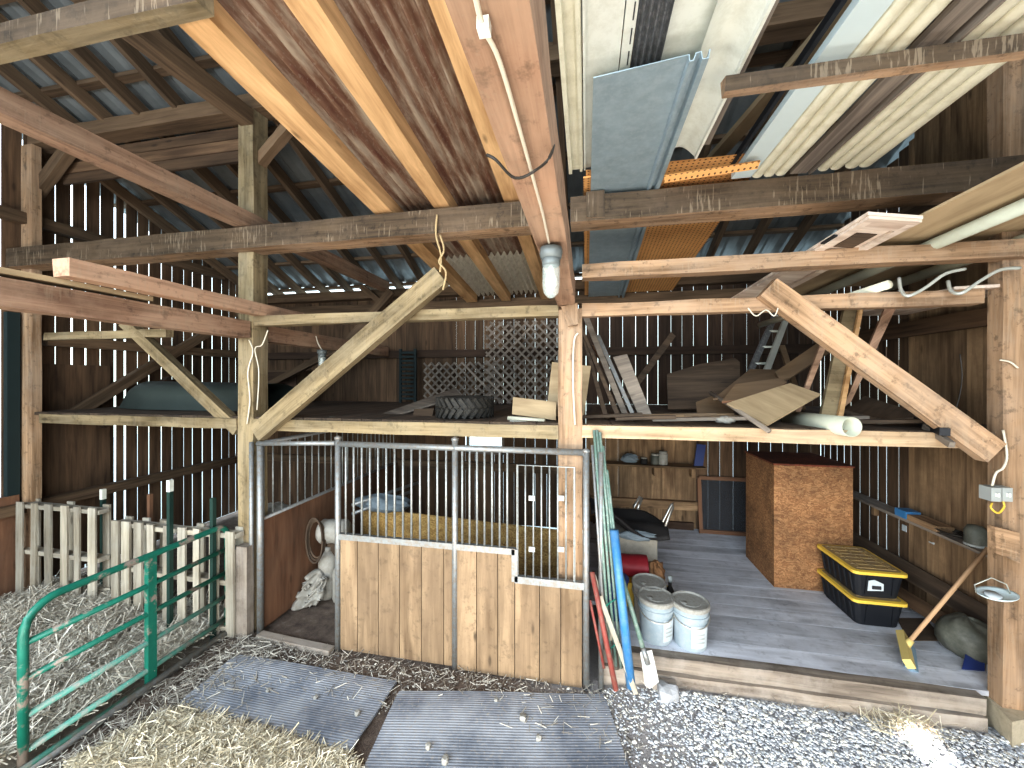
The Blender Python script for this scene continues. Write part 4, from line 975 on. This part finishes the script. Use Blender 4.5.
flat('plank_offcut',[(780,380,4.0),(790,378,4.0),(835,348,4.2),(829,335,4.2),(775,372,4.3)],.02,'ply','brown plank angled up to the right above the plywood heap','board')
S('thin_pole',pipe(PY(769,431,3.0),PY(711,393,3.7),.018),M['greyboard'],'thin wooden pole with hollow end sticking over the loft beam','pole')
mb=MB().tube([PY(852,427,2.98),PY(790,419,3.6)],.062,24,cap=False); o=S('pvc_pipe',mb,M['pvc'],'wide pale PVC pipe with open end poking over the loft beam','pipe'); mo=o.modifiers.new('s','SOLIDIFY'); mo.thickness=.006
ld=T('aluminium_ladder','dull aluminium ladder leaning on the back of the right loft','ladder',PY(757,370,4.6))
la,lb=PY(750,372,4.5),PY(790,282,5.3); ra,rb=PY(766,372,4.5),PY(800,282,5.3)
P('rail',MB().beam(la,lb,.06,.03,up=(0,1,0)),M['darkrib'],ld); P('rail',MB().beam(ra,rb,.06,.03,up=(0,1,0)),M['conduit'],ld)
for k in range(6): f=(k+.5)/6; P('rung',MB().tube([la.lerp(lb,f),ra.lerp(rb,f)],.014,8),M['conduit'],ld)
flat('leaning_lumber',[(821,416,3.5),(838,417,3.5),(860,306,3.9),(845,306,3.9)],.04,'green','wide greenish plank leaning behind the long right brace','plank')
flat('leaning_lumber',[(838,418,3.45),(843,418,3.45),(864,306,3.85),(860,306,3.85)],.03,'joist','thin orange lath leaning beside the wide greenish plank','plank')
flat('leaning_lumber',[(843,408,3.6),(851,402,3.6),(897,306,3.7),(886,306,3.7)],.04,'pink','reddish plank crossing behind the long right brace to the rail','plank')
flat('leaning_lumber',[(794,416,3.5),(799,416,3.5),(833,330,3.8),(826,330,3.8)],.03,'pink','narrow reddish plank leaning above the pale plywood sheet','plank')
flat('leaning_lumber',[(779,345,4.9),(785,345,4.9),(806,409,4.4),(801,409,4.4)],.03,'ply','dark slim plank leaning the other way behind the ladder','plank')
flat('board_on_loft',[(845,410,3.7),(865,396,4.2),(935,418,3.9),(925,430,3.4)],.03,'darkboard','wide dark board flat on the loft near the right brace','board')
S('black_downspout',MB().beam(PY(945,432,2.98),PY(918,420,3.4),.05,.05),M['black'],'short black pipe end on the loft edge near the far right post','pipe')
S('metal_scrap',MB().beam(PY(925,426,3.2),PY(952,445,2.96),.03,.04),M['greyboard'],'grey metal scrap hanging over the loft beam by the brace','scrap')
random.seed(11)
sl=['behind the tall grey planks','in front of the dark tabletop','left of the thin pole','under the plywood heap','beside the cardboard','between the planks and the tabletop','near the wide PVC pipe','right of the leaning lumber','at the right end of the loft']
for k,(px_,L_) in enumerate([(612,.5),(660,.9),(690,.7),(730,.6),(705,.8),(645,.5),(830,.5),(875,.8),(905,.5)]):
    a=PZ(px_,422 if px_<900 else 425,LOFT+.02); a.y=3.25+random.uniform(0,.35); a.x=PY(px_,420,a.y).x; an=random.uniform(-.5,.5); a.z=LOFT+.03
    S('scrap_wood',MB().beam(a-Vector((math.cos(an)*L_/2,math.sin(an)*L_/2*.3,0)),a+Vector((math.cos(an)*L_/2,math.sin(an)*L_/2*.3,.03)),.07,.025),M[random.choice(['darkboard','greyboard','ply'])],'thin scrap of wood lying on the loft edge '+sl[k],'scrap')
blob('plastic_wrap',PY(725,420,3.25),.07,.05,.03,'plasticwhite','small crumpled clear plastic on the loft beam below the plywood','plastic',amp=.2,seed=40,n=12)
# ------------------------------------------------------------------ loft clutter, centre bay
tc_=PY(465,410,3.5); tc_.z=LOFT
t=T('tractor_tyre','chunky black tractor tyre lying flat on the centre loft','tyre',tc_)
Rr=.265
mb=MB().lathe([(.15,.02),(.2,.0),(.24,.01),(.255,.05),(.255,.15),(.24,.19),(.2,.2),(.15,.18),(.13,.1),(.15,.02)],tc_,40); P('carcass',mb,M['rubber'],t)
mb=MB()
for k in range(26):
    for row,(z0,sg) in enumerate(((.05,1),(.145,-1))):
        a=2*math.pi*(k+.5*row)/26; c_=tc_+Vector((math.cos(a)*.262,math.sin(a)*.262,z0)); tg=Vector((-math.sin(a),math.cos(a),0))
        mb.beam(c_-tg*.03+Vector((0,0,-.04*sg)),c_+tg*.03+Vector((0,0,.04*sg)),.03,.03,up=(math.cos(a),math.sin(a),0))
P('tread',mb,M['rubber'],t)
def lattice(x0,x1,z0,z1,Y,mat,label,pitch=.125,tilt=0.):
    t=T('lattice_panel',label,'lattice',((x0+x1)/2,Y,z0))
    W,H=x1-x0,z1-z0
    for di in (1,-1):
        mb=MB(); k=-H
        while k<W+H:
            # line x=k+ s, z = s or H-s
            s0=max(0,-k); s1=min(H,W-k)
            if s1-s0>.02:
                a=(x0+k+s0,Y+.008*di+tilt*s0/H,(z0+s0) if di>0 else (z1-s0)); b=(x0+k+s1,Y+.008*di+tilt*s1/H,(z0+s1) if di>0 else (z1-s1))
                if di<0: a=(a[0],Y+.008*di,a[2]); b=(b[0],Y+.008*di,b[2])
                mb.beam(a,b,.008,.03)
            k+=pitch
        P('slat_layer',mb,M[mat],t)
    return t
pa=PY(424,398,5.55); pb=PY(500,362,5.55); lattice(pa.x,pb.x,LOFT+.0,pb.z,5.55,'greyboard','lower grey lattice panel against the back wall of the centre loft')
pa=PY(486,390,5.4); pb=PY(560,320,5.4); lattice(pa.x,pb.x+.15,LOFT+.02,pb.z,5.4,'greyboard','taller grey lattice panel behind the cardboard near the middle post')
mb=MB(); 
t=T('black_shutter','tall narrow black louvred shutter against the back wall of the centre loft','shutter',PY(406,410,5.6))
a=PY(399,349,5.6); b_=PY(416,412,5.6)
P('frame',MB().box(a.x,a.x+.04,5.6,5.63,LOFT,a.z).box(b_.x-.04,b_.x,5.6,5.63,LOFT,a.z),M['teal'],t)
mb=MB()
for k in range(12): z_=LOFT+.05+k*(a.z-LOFT-.06)/12; mb.box(a.x+.03,b_.x-.03,5.6,5.62,z_,z_+.035)
P('louvres',mb,M['teal'],t)
flat('long_board',[(372,417,3.6),(380,419,3.5),(462,395,4.3),(455,388,4.4)],.02,'greyboard','long grey board sloping up behind the tyre')
flat('long_board',[(413,418,3.5),(432,417,3.5),(434,408,3.7),(414,409,3.7)],.1,'darkboard','short dark block of wood just left of the tyre')
flat('long_board',[(340,414,4.2),(425,412,4.0),(430,407,4.3),(345,409,4.4)],.02,'darkboard','long dark board lying flat on the centre loft')
S('white_pipe',MB().tube([PY(315,421,3.2),PY(330,419,3.25),PY(372,418,3.5)],.022,12),M['pvc'],'thin white pipe lying on the edge of the centre loft')if False else tag(P('white_pipe',MB().tube([PY(315,421,3.2),PY(330,419,3.25),PY(372,418,3.5)],.022,12),M['pvc']),'thin white pipe lying on the edge of the centre loft','pipe')
flat('cardboard_sheet',[(512,414,3.3),(556,420,3.25),(556,402,3.35),(513,397,3.4)],.01,'plypale','low pale cardboard piece standing left of the middle post','cardboard')
flat('cardboard_sheet',[(546,416,3.5),(584,416,3.5),(591,366,3.6),(552,362,3.6)],.01,'plypale','taller pale cardboard sheet standing behind the middle post','cardboard')
S('white_tube',pipe(PY(508,418,3.3),PY(545,421,3.25),.02),M['cream'],'short white tube lying below the low cardboard piece','tube')
S('white_tube',pipe(PY(510,422,3.2),PY(535,424,3.18),.015),M['white'],'thin white tube lying on the loft edge under the cardboard','tube')
t=T('dark_cabinet','dark wooden cabinet in the shadows of the loft behind the left post','cabinet',PY(280,410,5.3))
a=PY(262,372,5.2); b_=PY(296,410,5.2)
P('front_panel',MB().box(a.x,b_.x,5.2,5.23,LOFT,a.z),M['wallred'],t); P('side_panel',MB().box(a.x,a.x+.03,5.23,5.6,LOFT,a.z),M['wallred'],t); P('side_panel',MB().box(b_.x-.03,b_.x,5.23,5.6,LOFT,a.z),M['rafter'],t); P('top_panel',MB().box(a.x-.02,b_.x+.02,5.18,5.62,a.z,a.z+.03),M['rafter'],t)
# ------------------------------------------------------------------ upturned boat, left loft
mb=MB(); x0b,x1b=PY(130,405,3.85).x,-3.62
def hull(u,v):
    x=x0b+(x1b-x0b)*u; e=min(1,u/.12+.02); w_=.36*(.35+.65*min(1,u*3.5))**.7; hh=.34*e*(1-.1*u)
    t=math.pi*v; yy=-math.cos(t); zz=math.sin(t)**.45
    return (x,3.9+w_*yy,LOFT+.01+hh*zz)
mb.sheet(hull,20,16); bo=S('upturned_boat',mb,M['boat'],'grey green small boat lying upside down on the left loft','boat')
P('gunwale',MB().beam((x0b,3.56,LOFT+.03),(x1b,3.54,LOFT+.03),.03,.04),M['black'],bo) if False else None
S('white_batten',MB().beam(PY(52,420,3.3),PY(136,418,3.35),.04,.02),M['plypale'],'pale thin batten lying on the left loft edge','board')
S('dark_plank',MB().beam(PY(150,421,3.25),PY(235,422,3.25),.05,.03),M['greyboard'],'grey thin plank lying on the left loft in front of the boat','board')

# ------------------------------------------------------------------ gate
GX=-3.36; g0,g1=1.70,3.04
gt=T('tube_gate','worn green five bar tube gate standing in front of the pen','gate',(GX,(g0+g1)/2,0))
zs_=[1.03,.80,.58,.355,.14]
arc=[(GX,g0,.03),(GX,g0,.85)]+[(GX,g0+.17*(1-math.cos(a)),.85+.18*math.sin(a)) for a in [k*math.pi/12 for k in range(1,7)]]
arc2=[(GX,g1-.10*(1-math.cos(a)),.93+.10*math.sin(a)) for a in [k*math.pi/12 for k in range(6,0,-1)]]+[(GX,g1,.93),(GX,g1,.05)]
P('outer_tube',MB().tube(arc+arc2,.024,12),M['gate'],gt)
for z_ in zs_[1:]: P('bar',MB().tube([(GX,g0,z_),(GX,g1,z_)],.020,10),M['gate'] if z_>.5 else M['gatefaded'],gt)
P('centre_brace',MB().box(GX-.02,GX+.02,2.36,2.42,.02,1.02),M['gate'],gt)
P('hinge',MB().box(GX-.02,GX+.06,3.04,3.08,.78,.82),M['galv'],gt); P('hinge',MB().box(GX-.02,GX+.06,3.04,3.08,.30,.34),M['galv'],gt)
S('ground_rail',MB().tube([(GX+.02,.9,.03),(GX+.05,3.0,.04)],.03,10),M['galv'],'grey pole lying on the ground under the green gate','pole')
S('lower_frame_bar',MB().tube([(GX+.06,.9,.09),(GX+.02,2.3,.05)],.018,8),M['gatefaded'],'loose faded green bar lying along the foot of the gate','bar')
S('corner_board',MB().box(-3.22,-3.10,3.0,3.08,0,.85,jit=.003),M['sill'],'short board standing at the base of the left stall post','board')
# ------------------------------------------------------------------ pallets
def pallet(pxa,pxb,pyt,Y,label,n,tiltx=0.):
    xa_=PY(pxa,500,Y).x; xb_=PY(pxb,500,Y).x; zt_=PY((pxa+pxb)/2,pyt,Y).z
    t=T('wooden_pallet',label,'pallet',((xa_+xb_)/2,Y,0),'pallets standing on edge as pen wall')
    for k,z_ in enumerate((.06,zt_*.5,zt_-.05)):
        P('stringer',MB().beam((xa_,Y+.06,z_),(xb_,Y+.06,z_),.09,.045,jit=.003),M['pallet'],t)
    for k in range(n):
        x_=xa_+.05+(xb_-xa_-.1)*k/(n-1)+random.uniform(-.015,.015)
        P('slat',MB().beam((x_,Y,0.01),(x_+random.uniform(-.01,.01),Y,zt_),random.choice((.07,.09,.1)),.018,up=(0,1,0),jit=.002),M['pallet'],t)
    for k in range(3):
        x_=xa_+.06+(xb_-xa_-.12)*k/2; P('back_slat',MB().beam((x_,Y+.12,0.01),(x_,Y+.12,zt_),.09,.018,up=(0,1,0)),M['pallet'],t)
pallet(17,97,505,3.02,'weathered pallet on edge at the far left of the straw pen',6)
pallet(111,156,522,3.02,'narrow weathered pallet on edge in the middle of the pen wall',4)
pallet(146,234,528,2.98,'weathered pallet on edge next to the left stall post',6)
for (px_,pt_,Y_,k) in ((103,490,3.2,0),(150,494,3.25,1),(170,481,2.93,2),(213,498,2.93,3)):
    b_=PY(px_,500,Y_); zt_=PY(px_,pt_,Y_).z; x_=b_.x
    t=T('fence_stake',['dark stake with white tip between the left and middle pallets','reddish stake behind the middle pallet','tall dark green stake with white tip before the right pallet','short dark stake near the left stall post'][k],'stake',(x_,Y_,0))
    P('shaft',MB().beam((x_,Y_,0),(x_,Y_,zt_),.035,.035,up=(0,1,0)),M['post_green' if k!=1 else 'partition'],t)
    if k in (0,2): P('tip',MB().beam((x_,Y_,zt_-.1),(x_,Y_,zt_+.01),.038,.038,up=(0,1,0)),M['white'],t)
S('feed_trough',MB().slab([PY(22,592,3.1),PY(110,588,3.1),PY(112,582,3.3),PY(25,584,3.3)],.05),M['pallet'],'pale flat board lying in the straw under the far left pallet','board')

# ------------------------------------------------------------------ mats
def gmat(corn,label,z=.012):
    Pn=[PZ(x_,y_,z) for (x_,y_) in corn]; mb=MB(); n=14
    ex=(Pn[1]-Pn[0]).normalized()
    vs=[];tc=[]
    for j in range(n+1):
        for i in range(n+1):
            u,v=i/n,j/n; p=(Pn[0]*(1-u)+Pn[1]*u)*(1-v)+(Pn[3]*(1-u)+Pn[2]*u)*v
            p.z=z+.006*math.sin(u*5+v*3)+ .005*math.sin(v*9)
            vs.append(p); q=p-Pn[0]; tc.append((q.dot(ex),q.dot(Vector((-ex.y,ex.x,0))),0))
    fs=[(j*(n+1)+i,(j+1)*(n+1)+i,(j+1)*(n+1)+i+1,j*(n+1)+i+1) for j in range(n) for i in range(n)]
    mb.add(vs,fs,0,tc); o=S('rubber_mat',mb,M['mat'],label,'mat'); s_=o.modifiers.new('s','SOLIDIFY'); s_.thickness=.016; s_.offset=0; return o
gmat([(237,655),(397,681),(350,753),(178,705)],'bluish ribbed rubber mat lying in front of the stall doorway',.022)
gmat([(399,692),(604,694),(650,830),(335,830)],'grey ribbed rubber mat lying in front of the plank stall panels',.022)

# ------------------------------------------------------------------ straw and stones
def strands(name,n,region,zf,lens,wid,mat,label,cat,flatness=.15):
    V=np.zeros((n,4,3)); tint=np.zeros((n,4)); xy=region(n)
    ang=RNG.uniform(0,2*np.pi,n); L=RNG.uniform(lens[0],lens[1],n); el=RNG.normal(0,flatness,n)
    d=np.stack([np.cos(ang)*np.cos(el),np.sin(ang)*np.cos(el),np.sin(el)],1)
    s=np.stack([-np.sin(ang),np.cos(ang),RNG.normal(0,.5,n)],1)*(wid*RNG.uniform(.6,1.4,n))[:,None]/2
    z=zf(xy[:,0],xy[:,1])+np.abs(np.sin(el))*L/2+RNG.uniform(.0,.03,n)
    c=np.stack([xy[:,0],xy[:,1],z],1)
    a=c-d*(L/2)[:,None]; b=c+d*(L/2)[:,None]
    V[:,0]=a-s; V[:,1]=b-s; V[:,2]=b+s; V[:,3]=a+s
    tint[:]=np.clip(RNG.beta(2,2.2,n),0,1)[:,None]
    me=bpy.data.meshes.new(name); me.vertices.add(n*4); me.vertices.foreach_set('co',V.ravel())
    me.loops.add(n*4); me.loops.foreach_set('vertex_index',np.arange(n*4,dtype=np.int32)); me.polygons.add(n)
    me.polygons.foreach_set('loop_start',np.arange(0,n*4,4,dtype=np.int32)); me.polygons.foreach_set('loop_total',np.full(n,4,dtype=np.int32))
    t=me.attributes.new('tint','FLOAT','POINT'); t.data.foreach_set('value',tint.ravel()); me.materials.append(M[mat]); me.update(); me.validate()
    o=bpy.data.objects.new(name,me); C.objects.link(o); tag(o,label,cat); o['kind']='stuff'; return o
def pen(n): return np.stack([RNG.uniform(-6.1,-3.40,n),RNG.uniform(1.2,3.3,n)],1)
def penz(x,y): return .10+.07*np.sin(x*2.3+1)*np.cos(y*2.1)+.03*np.sin(x*7+y*5)
mb=MB().sheet(lambda u,v:(-6.1+2.72*u,.8+2.5*v,float(penz(-6.1+2.72*u,.8+2.5*v))-.01 if u<.97 else .0),40,30)
o=P('straw_bed',mb,plain('matted_straw',(.22,.19,.15),.95,0,.5,40,bump=.6)); tag(o,'matted bed of straw under the loose stalks in the pen','straw'); o['kind']='stuff'
strands('straw_pile',42000,pen,penz,(.05,.17),.005,'strawpen','loose pale straw spread over the pen floor behind the green gate','straw',.3)
def fg(n):
    a=np.array([PZ(x_,y_,0)[:2] for (x_,y_) in ((40,790),(200,700),(365,752),(370,800),(60,800))])
    out=[]
    A0,A1,A2,A3=np.array(PZ(70,772,0)[:2]),np.array(PZ(170,716,0)[:2]),np.array(PZ(345,768,0)[:2]),np.array(PZ(352,800,0)[:2])
    u=RNG.uniform(0,1,n)[:,None]; v=RNG.uniform(0,1,n)[:,None]**.9
    p=(A1*(1-u)+A2*u)*(1-v)+((A0*(1-u)+A3*u))*v
    return p+RNG.normal(0,.03,(n,2))
strands('straw_pile',26000,fg,lambda x,y:.01+.02*(np.sin(x*5)+1)*.5,(.04,.16),.0045,'straw','thick loose yellow straw in the left foreground before the bluish mat','straw',.17)
def alley(n): return np.stack([RNG.normal(-2.95,.22,n),RNG.uniform(1.6,3.0,n)],1)
strands('scattered_straw',2500,alley,lambda x,y:.01+0*x,(.04,.13),.004,'strawgrey','dull straw wisps scattered between the gate and the bluish mat','straw',.12)
def front(n): return np.stack([RNG.uniform(-3.0,.2,n),RNG.uniform(2.55,3.0,n)],1)
strands('scattered_straw',1300,front,lambda x,y:.005+0*x,(.03,.10),.004,'strawgrey','sparse straw bits on the dirt along the foot of the stall','straw',.12)
def allg(n): return np.stack([RNG.uniform(.0,2.6,n),RNG.uniform(2.1,3.05,n)],1)
strands('scattered_straw',900,allg,lambda x,y:.012+hz(x,y),(.02,.07),.003,'strawgrey','sparse straw bits over the gravel before the platform','straw',.12)
def fr(n): return np.stack([RNG.normal(2.05,.12,n),RNG.normal(2.98,.05,n)],1)
strands('straw_tuft',250,fr,lambda x,y:.02+hz(x,y),(.05,.14),.004,'straw','small tuft of straw on the gravel below the right end of the sill','straw',.4)
def stones(name,n,region,size,mat,label,cat='gravel'):
    base=np.array([(1,0,0),(-1,0,0),(0,1,0),(0,-1,0),(0,0,1),(0,0,-.5),(.7,.7,.5),(-.7,.6,.4),(.6,-.7,.5),(-.6,-.7,.4)],float)
    tri=[]
    import mathutils
    pts=[Vector(p) for p in base]
    import bmesh
    bm=bmesh.new(); [bm.verts.new(p) for p in pts]; bmesh.ops.convex_hull(bm,input=bm.verts[:]); bm.verts.ensure_lookup_table(); bm.verts.index_update()
    tri=np.array([[v.index for v in f.verts[:3]] for f in bm.faces]); base=np.array([v.co[:] for v in bm.verts]); bm.free()
    nb=len(base); xy=region(n); s=size*RNG.lognormal(0,.35,n); ang=RNG.uniform(0,6.28,n)
    b=base[None]*RNG.uniform(.7,1.3,(n,nb,1))*s[:,None,None]*np.array([1,.8,.6])
    cx,sx=np.cos(ang)[:,None],np.sin(ang)[:,None]
    X=b[:,:,0]*cx-b[:,:,1]*sx+xy[:,0:1]; Y=b[:,:,0]*sx+b[:,:,1]*cx+xy[:,1:2]; Z=b[:,:,2]+s[:,None]*.15+hz(xy[:,0:1],xy[:,1:2])
    V=np.stack([X,Y,Z],2).reshape(-1,3); F=(tri[None]+np.arange(n)[:,None,None]*nb).reshape(-1)
    nf=len(F)//3; me=bpy.data.meshes.new(name); me.vertices.add(len(V)); me.vertices.foreach_set('co',V.ravel())
    me.loops.add(len(F)); me.loops.foreach_set('vertex_index',F.astype(np.int32)); me.polygons.add(nf)
    me.polygons.foreach_set('loop_start',np.arange(0,nf*3,3,dtype=np.int32)); me.polygons.foreach_set('loop_total',np.full(nf,3,dtype=np.int32))
    t=me.attributes.new('tint','FLOAT','POINT'); t.data.foreach_set('value',np.repeat(RNG.uniform(0,1,n),nb)); me.materials.append(M[mat]); me.update(); me.validate()
    o=bpy.data.objects.new(name,me); C.objects.link(o); tag(o,label,cat); o['kind']='stuff'; return o
def gv(n):
    x=RNG.uniform(0.1,3.6,n); y=RNG.uniform(2.0,3.03,n)
    keep=RNG.uniform(0,1,n)<np.clip((x-.2+ (y-2.4)*.6)/1.0,.12,1); return np.stack([x,y],1)[keep][:n]
xyg=gv(30000); stones('gravel',len(xyg),lambda n:xyg,.008,'gravel','light grey gravel spread in front of the platform at lower right')
def dv(n): return np.stack([RNG.uniform(-2.6,.3,n),RNG.uniform(2.5,3.0,n)],1)
stones('dirt_crumbs',1500,dv,.008,'strawgrey','small crumbs of dirt along the foot of the stall planks','dirt')
# pebbles on the mats: individual
for k,(px_,py_) in enumerate([(268,690),(357,713),(264,729),(398,622) if False else (316,697),(539,738),(523,718),(496,700),(428,746),(445,760)]):
    p=PZ(px_,py_,.04); stone('pebble',p,.017+.006*(k%3),'lid',['small pale pebble lying on the bluish mat, %s'%['near its left side','near its lower right corner','close to the straw','in its middle'][k] if k<4 else 'small pale pebble lying on the grey mat, %s'%['at its right side','right of its centre','near its top edge','at its lower left','at its lower left corner'][k-4]][0],k+50)

# ------------------------------------------------------------------ light and world
w=bpy.data.worlds.new('world'); bpy.context.scene.world=w; w.use_nodes=True; nt=w.node_tree
bg=nt.nodes['Background']; tcn=nt.nodes.new('ShaderNodeTexCoord'); sx_=nt.nodes.new('ShaderNodeSeparateXYZ'); rp=nt.nodes.new('ShaderNodeValToRGB')
nt.links.new(tcn.outputs['Generated'],sx_.inputs[0]); nt.links.new(sx_.outputs[2],rp.inputs[0]); e=rp.color_ramp.elements
e[0].position=.0; e[0].color=(.62,.75,.72,1); e[1].position=.4; e[1].color=(.75,.88,1.0,1)
nt.links.new(rp.outputs[0],bg.inputs[0]); bg.inputs[1].default_value=3.2
def area(name,loc,target,sx,sy,power,col=(1,1,1),spread=180):
    l=bpy.data.lights.new(name,'AREA'); l.shape='RECTANGLE'; l.size=sx; l.size_y=sy; l.energy=power; l.color=col; l.spread=R(spread)
    o=bpy.data.objects.new(name,l); C.objects.link(o); o.location=loc; o.rotation_euler=(Vector(target)-Vector(loc)).to_track_quat('-Z','Y').to_euler(); return o
area('sky_light',(-1.5,-2.3,3.6),(-1.0,2.8,.0),7.5,2.2,560,(.80,.90,1.0))
area('ground_bounce',(-1.0,-1.6,.5),(-.6,3.4,3.6),7.0,1.2,270,(1,.90,.76))
area('ground_bounce',(.6,1.2,.12),(.3,4.0,4.0),4.2,1.0,70,(1,.93,.84))  # added fill lamp, brightens the undersides of the overhead stack
area('sun_patch',(3.0,.2,3.1),(2.16,2.74,0),.16,.5,7,(1,.95,.88),2)
sc=bpy.context.scene
sc.view_settings.view_transform='Standard'; sc.view_settings.look='None'; sc.view_settings.exposure=.2; sc.view_settings.gamma=.85
sc.cycles.max_bounces=6
